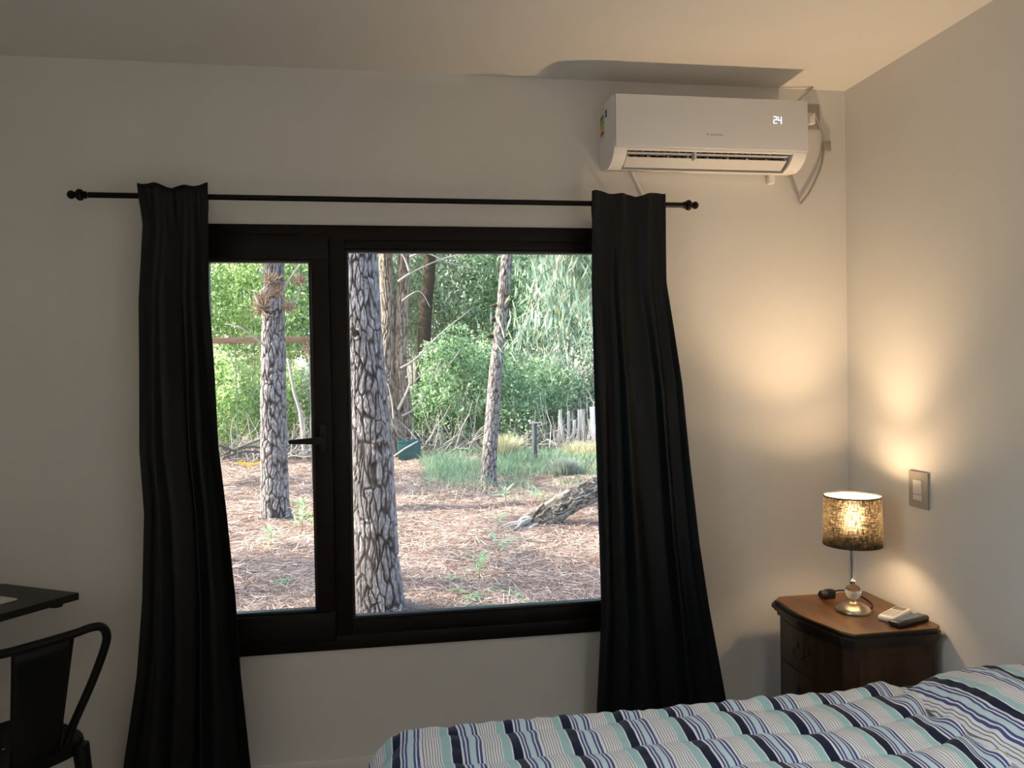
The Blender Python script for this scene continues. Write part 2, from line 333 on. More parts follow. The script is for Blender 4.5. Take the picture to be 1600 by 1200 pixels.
struct(MB().box(XL,XC,YB-T,YB,GZ,ZC+.1).build('wall_back', M['wall'], smooth=False))
struct(MB().box(XL,XC,YB,0,ZC,ZC+.1).build('ceiling', M['ceil'], smooth=False))
struct(MB().box(XL,XC,YB,0,GZ,0).build('floor', M['floor'], smooth=False))
struct(MB().lathe([(0.05,0),(0.21,0),(0.22,-.015),(0.20,-.055),(0.19,-.06),(0.05,-.06)],(1.05,-2.9,ZC),32).build('ceiling_light', M['acwhite']))  # unseen fixture added to hold the fill light over the bed
struct(MB().box(XL-.6,XC+.6,YB-.7,0.55,ZC+.1,ZC+.28).build('roof', M['roof'], smooth=False))
b = MB().box(XL,XC,-0.012,0,0,0.07,0.003); struct(b.build('baseboard_front', M['wall']))

# ------------------------------------------------------------------ window
win = struct(bpy.data.objects.new('window_1', None)); COL.objects.link(win); win.location = (0.08, 0, WZ0)
fy0, fy1 = -0.012, 0.07
b = MB(); fw = 0.052
b.box(WX0,WX1,fy0,fy1,WZ1-fw,WZ1,0.004); b.box(WX0,WX1,fy0,fy1,WZ0,WZ0+fw,0.004)
b.box(WX0,WX0+fw,fy0+.001,fy1,WZ0+fw-.004,WZ1-fw+.004,0.004); b.box(WX1-fw,WX1,fy0+.001,fy1,WZ0+fw-.004,WZ1-fw+.004,0.004)
b.box(-0.192,-0.133,fy0+.001,fy1,WZ0+fw-.004,WZ1-fw+.004,0.004)     # mullion
b.build('window_frame', M['frame'], win)
b = MB(); sx0, sx1, sz0, sz1 = WX0+.03, -0.190, WZ0+.034, WZ1-.034; sy0 = -0.022; sw = 0.062
GLx1, GLz0, GLz1 = -0.252, 0.602, 1.852
b.box(sx0,sx1,sy0,0.05,GLz1,sz1,0.004); b.box(sx0,sx1,sy0,0.05,sz0,GLz0,0.004); b.box(sx0,sx0+sw,sy0+.001,0.05,GLz0-.004,GLz1+.004,0.004); b.box(GLx1,sx1,sy0+.001,0.05,GLz0-.004,GLz1+.004,0.004)
sash = b.build('sash', M['frame'], win)
b = MB(); g = 0.010
def bead(b, x0,x1,z0,z1,y0=-0.004,y1=0.03):
    b.box(x0,x1,y0,y1,z0,z0+g,.002); b.box(x0,x1,y0,y1,z1-g,z1,.002); b.box(x0,x0+g,y0,y1,z0+g,z1-g,.002); b.box(x1-g,x1,y0,y1,z0+g,z1-g,.002)
bead(b, sx0+sw, GLx1, GLz0, GLz1); b.build('glazing_bead', M['bead'], sash)
MB().box(sx0+sw,GLx1,0.030,0.034,GLz0,GLz1).build('pane', M['glass'], sash, smooth=False)
b = MB(); b.box(-0.235,-0.208,sy0-.012,sy0,1.17,1.27,0.004); b.build('handle_plate', M['blackp'], sash)
b = MB(); b.tube([(-0.222,sy0-.010,1.217),(-0.222,sy0-.045,1.217)],0.011,12)
b.add(*(lambda V:(V,[(0,1,2,3),(4,7,6,5),(0,4,5,1),(1,5,6,2),(2,6,7,3),(3,7,4,0)]))([(-0.333,sy0-.055,1.209),(-0.206,sy0-.058,1.203),(-0.206,sy0-.058,1.231),(-0.333,sy0-.055,1.222),(-0.333,sy0-.041,1.209),(-0.206,sy0-.038,1.203),(-0.206,sy0-.038,1.231),(-0.333,sy0-.041,1.222)]))
b.build('handle', M['blackp'], sash)
fx0, fx1, fz0, fz1 = -0.133, WX1-fw, 0.566, 1.890
b = MB(); b.box(fx0,fx1,fy0+.004,0.05,fz1,WZ1-fw+.003,.003); b.box(fx0,fx1,fy0+.004,0.05,WZ0+fw-.003,fz0,.003); b.build('fixed_rail', M['frame'], win)
b = MB(); bead(b, fx0, fx1, fz0, fz1, 0.0, 0.034); b.build('glazing_bead', M['bead'], win)
MB().box(fx0,fx1,0.034,0.038,fz0,fz1).build('pane', M['glass'], win, smooth=False)
# unseen window added in the left wall to go with the side fill light
w2 = struct(bpy.data.objects.new('window_2', None)); COL.objects.link(w2); w2.location = (XL, (RY0+RY1)/2, RZ0)
b = MB(); ym = (RY0+RY1)/2
for (y0,y1,z0,z1) in ((RY0,RY1,RZ0,RZ0+.05),(RY0,RY1,RZ1-.05,RZ1),(RY0,RY0+.05,RZ0,RZ1),(RY1-.05,RY1,RZ0,RZ1),(ym-.025,ym+.025,RZ0,RZ1)): b.box(XL-.07,XL-.01,y0,y1,z0,z1,.003)
b.build('window_frame', M['frame'], w2)
MB().box(XL-.045,XL-.041,RY0+.05,RY1-.05,RZ0+.05,RZ1-.05).build('pane', M['glass'], w2, smooth=False)

# ------------------------------------------------------------------ curtain rod + curtains
RY, RZ = -0.09, 2.048
rod = thing('curtain_rod', 'black metal curtain rod with ball finials above the window', 'curtain rod', (0.08, RY, RZ))
MB().tube([(-0.95,RY,RZ),(1.10,RY,RZ)],0.0095,16).build('pole', M['black'], rod)
for s, x in ((-1,-0.955),(1,1.095)):
    pr = [(0.0095,0),(0.0125,0.002),(0.0125,0.006),(0.010,0.009),(0.0165,0.013),(0.0195,0.020),(0.0195,0.024),(0.0165,0.030),(0.010,0.034),(0.0085,0.037),(0.0125,0.041),(0.0145,0.048),(0.012,0.055),(0.006,0.0595),(0.001,0.0605)]
    MB().lathe([(r, s*z) for r, z in pr], (x,RY,RZ), 20, 'x').build('finial', M['black'], rod)
for x in (-0.68, 0.88):
    MB().tube([(x,0,RZ-.012),(x,RY-.002,RZ-.012)],0.006,10).tube([(x,RY,RZ-.020),(x,RY,RZ-.008)],0.012,12).lathe([(0.022,0),(0.022,-.004),(0.012,-.006)],(x,-.001,RZ-.012),16,'y').build('bracket', M['black'], rod)

def curtain(name, label, rows, zbot, nfold, seed, flare):
    rg = np.random.default_rng(seed); ph = rg.uniform(0, 6.28, 8)
    zs = [r[2] for r in rows][::-1]; Ls = [r[0] for r in rows][::-1]; Rs = [r[1] for r in rows][::-1]
    NU, NZ = 170, 120; ztop = RZ+0.034
    V = np.zeros((NZ, NU, 3)); u = np.linspace(0, 1, NU)
    for j in range(NZ):
        q = j/(NZ-1); z = ztop + (zbot-ztop)*q
        xl = np.interp(z, zs, Ls); xr = np.interp(z, zs, Rs)
        hdr = math.exp(-((q)/0.05)**2)
        wob = 0.55*math.sin(2.1*q+ph[0]) + 0.35*math.sin(5*q+ph[1])
        uu = u + 0.035*np.sin(2*PI*u*1.5+ph[2]+2.2*q)*min(1,q*4)
        A = 0.009 + 0.034*min(1, q*1.6)*(0.7+0.3*q)
        a1 = np.sin(2*PI*nfold*uu+ph[3]+wob); a2 = np.sin(2*PI*(nfold*1.9)*uu+ph[4]-wob*0.7); a3 = np.sin(2*PI*nfold*2.7*u+ph[5])
        fold = (np.sign(a1)*np.abs(a1)**0.8*0.62 + a2*0.20*(1-0.4*q) + a3*0.22*hdr)
        y = RY-0.014-0.014*hdr*0 - A*(1+fold) + 0.006
        x = xl+(xr-xl)*u + 0.010*np.cos(2*PI*nfold*uu+ph[3]+wob)*min(1,q*3)*np.sin(PI*u)
        zz = np.full(NU, z)
        if q < 0.03:
            zz = z + (0.004*np.sin(u*17+ph[6]) + 0.006*np.sin(u*7+ph[7]))*(1-q/0.03)
        V[j,:,0] = x; V[j,:,1] = np.minimum(y, RY-0.0145) if abs(z-RZ) < 0.03 else y; V[j,:,2] = zz
    idx = np.arange(NZ*NU).reshape(NZ, NU)
    F = np.stack([idx[:-1,:-1],idx[:-1,1:],idx[1:,1:],idx[1:,:-1]],-1).reshape(-1,4)
    me = npmesh(name, V.reshape(-1,3), F); me.materials.append(M['curtain'])
    o = bpy.data.objects.new(name, me); COL.objects.link(o); tag(o, label, 'curtain')
    sd = o.modifiers.new('thickness','SOLIDIFY'); sd.thickness = 0.0025; sd.offset = 0
    # back of the rod pocket, stitched under the pole
    x0, x1 = np.interp(RZ, zs, Ls)+.006, np.interp(RZ, zs, Rs)-.006
    bb = MB(); n = 40
    pts = []
    for k in range(n):
        x = x0+(x1-x0)*k/(n-1); w = 0.003*math.sin(k*1.3)
        pts.append([(x,RY-.016,RZ+.020+w),(x,RY-.006,RZ+.0165),(x,RY+.006,RZ+.0165),(x,RY+.0135,RZ+.006),(x,RY+.0135,RZ-.02),(x,RY+.010,RZ-.05),(x,RY-.012,RZ-.058)])
    VV = [p for c in pts for p in c]; FF = [(k*7+i,(k+1)*7+i,(k+1)*7+i+1,k*7+i+1) for k in range(n-1) for i in range(6)]
    bb.add(VV, FF).build('rod_pocket', M['curtain'], o, ang=180)
    return o
LR = [(-0.796,-0.571,2.08),(-0.781,-0.572,1.953),(-0.799,-0.573,1.70),(-0.801,-0.561,1.51),(-0.806,-0.550,1.21),(-0.795,-0.528,0.995),(-0.806,-0.505,0.716),(-0.830,-0.494,0.458),(-0.883,-0.468,0.135),(-0.905,-0.462,0.0)]
RR = [(0.745,1.022,2.07),(0.738,1.017,1.764),(0.740,1.039,1.60),(0.742,1.066,1.392),(0.745,1.087,1.112),(0.747,1.115,0.806),(0.748,1.149,0.57),(0.724,1.207,0.242),(0.715,1.24,0.0)]
curtain('curtain', 'black blackout curtain hanging at the left side of the window', LR, 0.03, 2.6, 3, 1)
curtain('curtain', 'black blackout curtain hanging at the right side of the window', RR, 0.03, 3.0, 11, 1)

# ------------------------------------------------------------------ air conditioner
AX0, AX1, AZ0, AZ1 = 0.806, 1.532, 2.168, 2.412
ac = thing('air_conditioner', 'white split air conditioner high on the wall showing 24', 'air conditioner', ((AX0+AX1)/2, 0, AZ0))
full = [(0,AZ1),(-.175,AZ1),(-.188,AZ1-.006),(-.192,AZ1-.016),(-.194,2.230),(-.189,2.214),(-.172,2.194),(-.145,2.178),(-.112,2.169),(-.05,2.176),(-.012,2.186),(0,2.20)]
mid = [(0,AZ1),(-.175,AZ1),(-.188,AZ1-.006),(-.192,AZ1-.016),(-.194,2.230),(-.190,2.2195),(-.178,2.2185),(-.10,2.262),(-.075,2.25),(-.102,2.176),(-.107,2.169),(-.05,2.176),(-.012,2.186),(0,2.20)]
b = MB(); b.prismx(full, AX0, AX0+.048); b.prismx(full, AX1-.052, AX1); b.prismx(mid, AX0+.048, AX1-.052)
b.build('casing', M['acwhite'], ac, ang=25)
b = MB(); b.box(AX0+.0035,AX1-.001,-.2035,-.1955,2.2255,AZ1-.004,0.0025,3); b.build('front_panel', M['acwhite'], ac)
b = MB(); b.box(AX0+.0035,AX1-.0035,-.1957,-.19,2.2255,AZ1-.003); b.build('panel_seam', M['acline'], ac, smooth=False)
b = MB(); b.add([(AX0+.049,-.1765,2.2190),(AX1-.053,-.1765,2.2190),(AX1-.053,-.1005,2.2605),(AX0+.049,-.1005,2.2605),(AX1-.053,-.0765,2.2485),(AX0+.049,-.0765,2.2485),(AX0+.049,-.1015,2.180),(AX1-.053,-.1015,2.180)],[(0,1,2,3),(3,2,4,5),(5,4,7,6)])
b.build('outlet_cavity', M['acdark'], ac, smooth=False)
b = MB(); X0, X1 = AX0+.056, AX1-.060
def slab(b, x0, x1, p, q, t):                      # slab along X with (y,z) section edge p->q and thickness t
    d = Vector((q[0]-p[0], q[1]-p[1])).normalized(); n = Vector((-d.y, d.x))*t
    b.prismx([p, q, (q[0]+n.x,q[1]+n.y), (p[0]+n.x,p[1]+n.y)], x0, x1)
slab(b, X0, X1, (-.1725,2.2125), (-.138,2.2135), 0.003); b.build('upper_louvre', M['acgray'], ac, smooth=False)
b = MB(); slab(b, X0, X1, (-.1565,2.2005), (-.1125,2.1755), 0.003)
for x in np.linspace(X0+.004, X1-.004, 9): slab(b, x-.0015, x+.0015, (-.1585,2.2025), (-.143,2.1925), 0.010)
b.build('louvre_flap', M['acgray'], ac, smooth=False)
b = MB()
for x in np.linspace(X0+.02, X1-.02, 22): b.box(x-.0012,x+.0012,-.125,-.09,2.20,2.235)
stuff(b.build('air_vanes', M['acgray'], ac, smooth=False))
xm = AT(1085,240,'y',-.165)[0]
MB().box(xm-.004,xm+.004,-.176,-.14,2.194,2.222,.0015).build('louvre_bracket', M['acgray'], ac)
# energy sticker on the left cheek: white paper with green, yellow and red bars, and two grey marks
st = MB().box(AX0-.0006,AX0+.001,-.075,-.012,2.290,2.405).build('energy_sticker', M['paper'], ac, smooth=False)
for col, z in (((0.10,0.25,0.05),2.370),((0.30,0.42,0.06),2.352),((0.62,0.50,0.05),2.334),((0.50,0.10,0.04),2.314)):
    MB().box(AX0-.0010,AX0,-.068,-.022,z-.008,z+.008).build('sticker_bar', mat('sticker_ink', col, 0.6), st, smooth=False)
MB().box(AX0-.0012,AX0,-.105,-.088,2.358,2.384).build('inspection_mark', M['acdark'], ac, smooth=False)
# 24 display
p2, p4 = AT(1211.3,187.3,'y',-.2045), AT(1218.6,187.8,'y',-.2045); hh, ww, tt = 0.0115, 0.0056, 0.0012
SEG = {'A':(-1,1,1,1),'B':(1,0,1,1),'C':(1,-1,1,0),'D':(-1,-1,1,-1),'E':(-1,-1,-1,0),'F':(-1,0,-1,1),'G':(-1,0,1,0)}
b = MB()
for p, segs in ((p2,'ABGED'),(p4,'FGBC')):
    for s in segs:
        x0,z0,x1,z1 = SEG[s]
        b.box(p[0]+x0*ww-tt, p[0]+x1*ww+tt, -.2042, -.2034, p[2]+z0*hh-tt, p[2]+z1*hh+tt)
b.build('display_digits', M['digit'], ac, smooth=False)
b = MB(); c = AT(1117,210.5,'y',-.204); k = 0
for x in np.linspace(-.027,.027,9):
    if k != 1: b.box(c[0]+x-.0017, c[0]+x+.0017, -.2038,-.2034, c[2]-.0032, c[2]+.0032)
    k += 1
b.box(c[0]-.030,c[0]-.022,-.2038,-.2034,c[2]+.0024,c[2]+.004)
b.build('faint_lettering', M['acline'], ac, smooth=False)
# socket, plug, cables
so_ = thing('wall_socket', 'grey wall socket with a plug beside the air conditioner', 'socket', (1.685,0,2.41))
s0, s1 = AT(1256,162,'y',-.006), AT(1281,203,'y',-.006)
MB().box(s0[0],s1[0],-.009,0,s1[2],s0[2],.003).build('plate', M['plate'], so_)
pc = AT(1267,186,'y',-.02)
MB().box(pc[0]-.012,pc[0]+.012,-.034,-.009,pc[2]-.022,pc[2]+.022,.004).build('plug', M['acwhite'], so_)
def smooth_path(pts, n=8):
    P_ = [Vector(p) for p in pts]; out = []
    for i in range(len(P_)-1):
        p0,p1,p2_,p3 = P_[max(i-1,0)],P_[i],P_[i+1],P_[min(i+2,len(P_)-1)]
        for k in range(n):
            t = k/n; out.append(0.5*((2*p1)+(p2_-p0)*t+(2*p0-5*p1+4*p2_-p3)*t*t+(-p0+3*p1-3*p2_+p3)*t**3))
    out.append(P_[-1]); return out
cpts = [AT(1267,180,'y',-.036),AT(1271,177,'y',-.030),AT(1279,192,'y',-.018),AT(1286,213,'y',-.014),AT(1287.5,232,'y',-.012),AT(1284,256,'y',-.012),AT(1274,282,'y',-.012),AT(1262,305,'y',-.012)]
cb = tag(MB().tube(smooth_path(cpts)+[AT(1250,319,'y',-.010)], 0.0042, 8).tube(smooth_path([AT(1250,319,'y',-.010),AT(1241,296,'y',-.012),AT(1234,281,'y',-.02),AT(1222,268,'y',-.045),AT(1214,262,'y',-.06)]), 0.0042, 8).build('power_cable', M['cable']), 'grey power cable looping down from socket to air conditioner', 'cable')
cl = AT(1291,229,'y',-.008)
MB().box(cl[0]-.014,cl[0]+.016,-.018,0,cl[2]-.020,cl[2]+.020,.004).build('cable_clip', M['plate'], cb)
tag(MB().tube(smooth_path([(AX1-.012,-.03,AZ1-.002),AT(1266,140,'y',-.03),AT(1271,128,'y',-.03),AT(1283,125.5,'y',-.05)]),0.0045,8).tube([AT(1271,127.6,'y',-.036),AT(1284,125.6,'y',-.052)],0.0075,8).build('antenna_lead', M['cable']), 'short stiff lead sticking up behind the air conditioner', 'cable')
tag(MB().tube([AT(984,262,'y',-.03),AT(1005,306,'y',-.012),AT(1012,322,'y',-.012)],0.005,8).build('drain_hose', M['acwhite']), 'thin white hose running from the air conditioner behind curtain', 'hose')
MB().box(1.470,1.492,-.03,0,2.150,2.19,.004).build('pipe_cover', M['acwhite'], ac)

# ------------------------------------------------------------------ light switch on the right wall
sw_ = thing('light_switch', 'champagne grey light switch plate on the right wall', 'switch', (XC,-.425,0.955))
MB().box(XC-.009,XC,-.475,-.376,0.953,1.078,.003).build('plate', M['plate'], sw_)
rk = MB().box(XC-.013,XC-.007,-.448,-.404,1.002,1.050,.0015).build('rocker', M['rocker'], sw_)
MB().box(XC-.0125,XC-.007,-.448,-.404,0.981,1.000,.001).build('blank_module', M['rocker'], sw_)

# ------------------------------------------------------------------ nightstand
def nfoot(d=0.0):
    pts = [(1.440,-.118),(1.404,-.160)]
    for k in range(1,12):
        t = k/12; y = -.160+(-.535+.160)*t; x = 1.404+(1.438-1.404)*t - 0.022*math.sin(PI*t)**1.5
        pts.append((x,y))
    pts += [(1.438,-.535),(1.462,-.568),(1.760,-.568),(1.788,-.540),(1.788,-.118)]
    c = (1.61,-.345)
    return [(c[0]+(x-c[0])*(1-d/.17), c[1]+(y-c[1])*(1-d/.21)) if x < 1.7 else (min(x-0*d,1.79), c[1]+(y-c[1])*(1-d/.21)) for x,y in pts]
ns = thing('nightstand', 'dark brown wooden nightstand with moulded top between bed and corner', 'nightstand', (1.61,-.345,0))
NT = 0.585
b = MB(); b.prism(nfoot(0.005), NT-.003, NT); b.build('top', M['ntop'], ns, smooth=False)
b = MB(); b.prism(nfoot(0.0), NT-.015, NT-.0025); b.prism(nfoot(-.008), NT-.027, NT-.0145); b.prism(nfoot(-.002), NT-.036, NT-.027); b.prism(nfoot(0.005), NT-.052, NT-.036); b.build('moulding', M['nmould'], ns, smooth=False)
MB().prism(nfoot(0.012), 0.06, NT-.048).build('carcass', M['nwood'], ns, smooth=False)
fc = nfoot(0.012)[1:14]
for z0, z1 in ((0.075,0.22),(0.235,0.375),(0.39,0.525)):
    fr_ = [p for p in fc[1:-1]]; off = [(x-.004,y) for x,y in fr_]
    b = MB(); b.prism(off+fr_[::-1], z0, z1); dr = b.build('drawer_front', M['nwood'], ns, smooth=False)
    mx_, my_ = off[5][0], off[5][1]; zc = (z0+z1)/2
    pth = [(mx_-.002,my_-.035,zc+.01),(mx_-.018,my_-.033,zc-.004),(mx_-.022,my_-.018,zc-.018),(mx_-.022,my_+.018,zc-.018),(mx_-.018,my_+.033,zc-.004),(mx_-.002,my_+.035,zc+.01)]
    MB().tube(smooth_path(pth,4),0.0035,8).build('bail_pull', M['nmould'], dr)
    for s in (-.035,.035): MB().lathe([(0.011,0),(0.011,-.004),(0.005,-.006)],(mx_+.001,my_+s,zc+.01),12,'x').build('pull_rosette', M['nmould'], dr)
for x in (1.468,1.75):
    for y in (-.53,-.15): MB().lathe([(0.020,0),(0.026,.02),(0.024,.062)],(x,y,0),12).build('foot', M['nmould'], ns)
MB().box(1.49,1.745,-.5570,-.545,0.10,0.50,.004).build('side_panel', M['nwood'], ns)

# ------------------------------------------------------------------ table lamp
LX, LY = 1.602, -.345
lamp = thing('table_lamp', 'lit bedside lamp with dark linen shade and glass ball stem', 'lamp', (LX,LY,NT))
MB().lathe([(0.0575,0),(0.0585,.003),(0.0585,.008),(0.0555,.013),(0.047,.020),(0.034,.027),(0.020,.0325),(0.009,.036),(0.0065,.038),(0.0065,.041),(0.009,.043)],(LX,LY,NT),40).build('base', M['brass'], lamp)
MB().lathe([(0.028*math.sin(a) if 0.02 < a < 3.12 else 0.002, -0.028*math.cos(a)) for a in np.linspace(0.2,PI-.2,20)],(LX,LY,NT+.0695),28).build('glass_ball', M['crystal'], lamp, ang=180)
MB().lathe([(0.009,.096),(0.0125,.099),(0.0125,.102),(0.009,.104),(0.013,.107),(0.013,.110),(0.009,.113),(0.0068,.120),(0.0075,.16),(0.0095,.205),(0.011,.235)],(LX,LY,NT),20).build('stem', M['chrome'], lamp)
MB().lathe([(0.016,.245),(0.018,.255),(0.018,.285),(0.013,.289)],(LX,LY,NT),20).build('bulb_socket', M['acwhite'], lamp)
def cyl_uv(name, r0, r1, z0, z1, m, parent, n=96, nz=12):
    V = []; F = []; UV = []
    for j in range(nz+1):
        t = j/nz
        for k in range(n): a = 2*PI*k/n; r = r0+(r1-r0)*t; V.append((LX+r*math.cos(a), LY+r*math.sin(a), z0+(z1-z0)*t))
    for j in range(nz):
        for k in range(n):
            F.append((j*n+k, j*n+(k+1)%n, (j+1)*n+(k+1)%n, (j+1)*n+k)); UV += [(k/n,j/nz),((k+1)/n,j/nz),((k+1)/n,(j+1)/nz),(k/n,(j+1)/nz)]
    me = bpy.data.meshes.new(name); me.from_pydata(V,[],F); uv = me.uv_layers.new(name='UVMap')
    uv.data.foreach_set('uv', np.array(UV,np.float32).ravel()); return link(name, me, m, parent, True, 180)
SZ0, SZ1 = 0.820, 0.994
sh = cyl_uv('lamp_shade', 0.0985, 0.0945, SZ0, SZ1, M['shade'], lamp)
for r_, z0, z1 in ((0.0990,SZ0,SZ0+.005),(0.0950,SZ1-.005,SZ1)): MB().lathe([(r_,z0),(r_,z1),(r_-.0018,z1),(r_-.0018,z0),(r_,z0)],(LX,LY,0),64,cap=False).build('rim_binding', M['blackp'], sh)
b = MB()
for k in range(3):
    a = 2*PI*k/3+.4; b.tube([(LX+.016*math.cos(a),LY+.016*math.sin(a),NT+.255),(LX+.0975*math.cos(a),LY+.0975*math.sin(a),SZ0+.02)],0.0015,6)
b.build('shade_spider', M['chrome'], lamp)
MB().lathe([(0.012,.872),(0.019,.880),(0.0215,.890),(0.022,.93),(0.0215,.948),(0.018,.957),(0.010,.963),(0.002,.965)],(LX,LY,0),24).build('bulb', M['bulb'], lamp, ang=180)
bl = bpy.data.lights.new('reflector_bulb_beam','SPOT'); bl.energy = LAMP_BEAM; bl.spot_size = math.radians(96); bl.spot_blend = 1.0; bl.shadow_soft_size = 0.018; bl.color = (1.0,0.69,0.40)  # upward spot added above the bulb to brighten the ceiling
bo = bpy.data.objects.new('reflector_bulb_beam', bl); COL.objects.link(bo); bo.location = (LX,LY,.972); bo.rotation_euler = Vector((-.13,.03,1)).to_track_quat('-Z','Y').to_euler()
cz = NT+.0035
MB().tube(smooth_path([(LX+.050,LY+.005,cz+.004),(LX+.075,LY+.01,cz),(LX+.105,LY+.05,cz),(LX+.112,LY+.10,cz+.004),(LX+.085,LY+.15,cz+.02),(LX+.04,LY+.165,cz+.022),(LX+.015,LY+.16,cz+.010)]),0.003,8).build('flex', M['blackp'], lamp)
MB().box(LX-.012,LX+.024,LY+.145,LY+.172,NT,NT+.034,.006).lathe([(0.016,0),(0.015,-.02),(0.009,-.026)],(LX-.010,LY+.158,NT+.017),14,'x').build('plug', M['blackp'], lamp)

# ------------------------------------------------------------------ remotes
def remote(name, label, c, ang, ln, wd, th, m, bm, rows, cols, lcd):
    Mx = Matrix.Translation((c[0],c[1],NT)) @ Matrix.Rotation(ang,4,'Z')
    t = thing(name, label, 'remote control', (c[0],c[1],NT))
    b = MB(); b.box(-ln/2,ln/2,-wd/2,wd/2,0.0,th,th*.42,3); b.xform(Mx); b.build('body', m, t)
    x1 = ln/2-.012 - (0.045 if lcd else 0.0)
    if lcd:
        b = MB(); b.box(ln/2-.050,ln/2-.014,-wd/2+.009,wd/2-.009,th-.001,th+.0006); b.xform(Mx); b.build('display', M['lcd'], t, smooth=False)
    bx0 = -ln/2+.014; dx = (x1-bx0)/rows; dy = (wd-.016)/cols
    for i in range(rows):
        for j in range(cols):
            b = MB(); b.box(bx0+i*dx+.0015, bx0+(i+1)*dx-.0015, -wd/2+.008+j*dy+.0012, -wd/2+.008+(j+1)*dy-.0012, th-.0008, th+.0014, .0006, 1); b.xform(Mx); b.build('button', bm, t)
remote('remote_control', 'white air conditioner remote lying on the nightstand', (1.700,-.432), math.radians(33), 0.150, 0.056, 0.020, M['remw'], M['btn'], 5, 3, True)
remote('remote_control', 'black television remote lying beside the white remote', (1.705,-.500), math.radians(20), 0.160, 0.046, 0.020, M['remb'], M['btnb'], 9, 3, False)

# ------------------------------------------------------------------ bed, quilt, pillow
bed = thing('bed', 'low bed under the striped quilt with head at right wall', 'bed', (0.9,-1.6,0))
BX0, BX1, BY0, BY1, BT = -0.06, 1.80, -2.22, -0.84, 0.50
MB().box(BX0+.03,BX1,BY0+.03,BY1-.03,0.26,BT,.05,4).build('mattress', M['mattress'], bed)
MB().box(BX0+.05,BX1,BY0+.05,BY1-.05,0.14,0.26,.01).build('bed_base', M['bedwood'], bed)
for x in (BX0+.12,BX1-.08):
    for y in (BY0+.12,BY1-.12): MB().box(x-.03,x+.03,y-.03,y+.03,0,.145,.004).build('leg', M['bedwood'], bed)
def wrap(s, s0, r):                # distance past the edge start -> (outward, drop)
    d = np.maximum(s-s0, 0); a = np.clip(d/r, 0, PI/2)
    return np.minimum(s, s0)+r*np.sin(a), r*(1-np.cos(a))+np.maximum(d-r*PI/2, 0)
def quilt():
    NS, NT_ = 380, 340
    s = np.linspace(-0.62, 1.92, NS); t = np.linspace(0, 1, NT_)
    yf, yn, r = -0.80, -2.27, 0.085
    tt = np.linspace(-0.34, (yf-yn)+0.34, NT_)            # 0 at far edge, grows to the camera
    S, TT = np.meshgrid(s, tt, indexing='ij')
    xs, dS = wrap(-S, -(-0.02+0.10), 0.13); X = np.minimum(-xs, XC-.012)
    o1, d1 = wrap(-TT, -r, r); o2, d2 = wrap(TT, (yf-yn)-r, r)
    Yd = np.where(TT < (yf-yn)/2, -o1, o2); dT = np.where(TT < (yf-yn)/2, d1, d2)
    Y = yf - Yd
    drop = np.sqrt(dS**2+dT**2)
    spacing = 0.140
    wob = 0.010*np.sin(S*9+1)+0.006*np.sin(S*23)
    ph = (TT - 0.100 + wob)/spacing
    puff = np.abs(np.sin(PI*ph))**0.55
    phx = (S+0.05*np.floor(ph))/0.62
    puffx = 0.75+0.25*np.abs(np.sin(PI*phx))**0.4
    nz = np.array([[noise.noise(Vector((a*7, c*9, 3.1)))*0.6+noise.noise(Vector((a*19, c*26, 9.0)))*0.4 for c in tt] for a in s])
    wr = np.array([[noise.noise(Vector((a*34, c*8, 1.7))) for c in tt] for a in s])
    h = 0.021*puff*puffx + 0.010*nz + 0.0045*wr*(0.4+puff)
    # gentle rise toward the pillow end and where it is rumpled at the pillow's foot
    rum = np.exp(-((S-1.36)/0.09)**2)*(0.02+0.018*np.sin(TT*38+3*np.sin(S*14)))*0.6
    Z = BT+0.018 + h + rum - drop
    Z = np.maximum(Z, 0.10+0.02*np.sin(S*20+TT*20))
    # puff outward on the sides
    out = np.clip(drop/0.1, 0, 1)
    X = X - np.where(dS > 0.02, out*h*0.8*np.clip(dS/0.08,0,1), 0)
    Y = Y + np.where(TT < 0.3, 1, -1)*np.clip(dT/0.08,0,1)*h*0.6
    V = np.stack([X,Y,Z],-1).reshape(-1,3)
    idx = np.arange(NS*NT_).reshape(NS,NT_)
    F = np.stack([idx[:-1,:-1],idx[1:,:-1],idx[1:,1:],idx[:-1,1:]],-1).reshape(-1,4)
    me = npmesh('quilt', V, F)
    uv = me.uv_layers.new(name='UVMap'); Ud = np.stack([(S-0.005).reshape(-1)+10*0.145, TT.reshape(-1)],-1)[F.ravel()]
    uv.data.foreach_set('uv', Ud.astype(np.float32).ravel())
    o = link('quilt', me, M['quilt'], None, True, 180); tag(o, 'navy aqua and white striped quilt spread over the bed', 'quilt')
    sd = o.modifiers.new('t','SOLIDIFY'); sd.thickness = 0.004; sd.offset = -1
    return o
quilt()
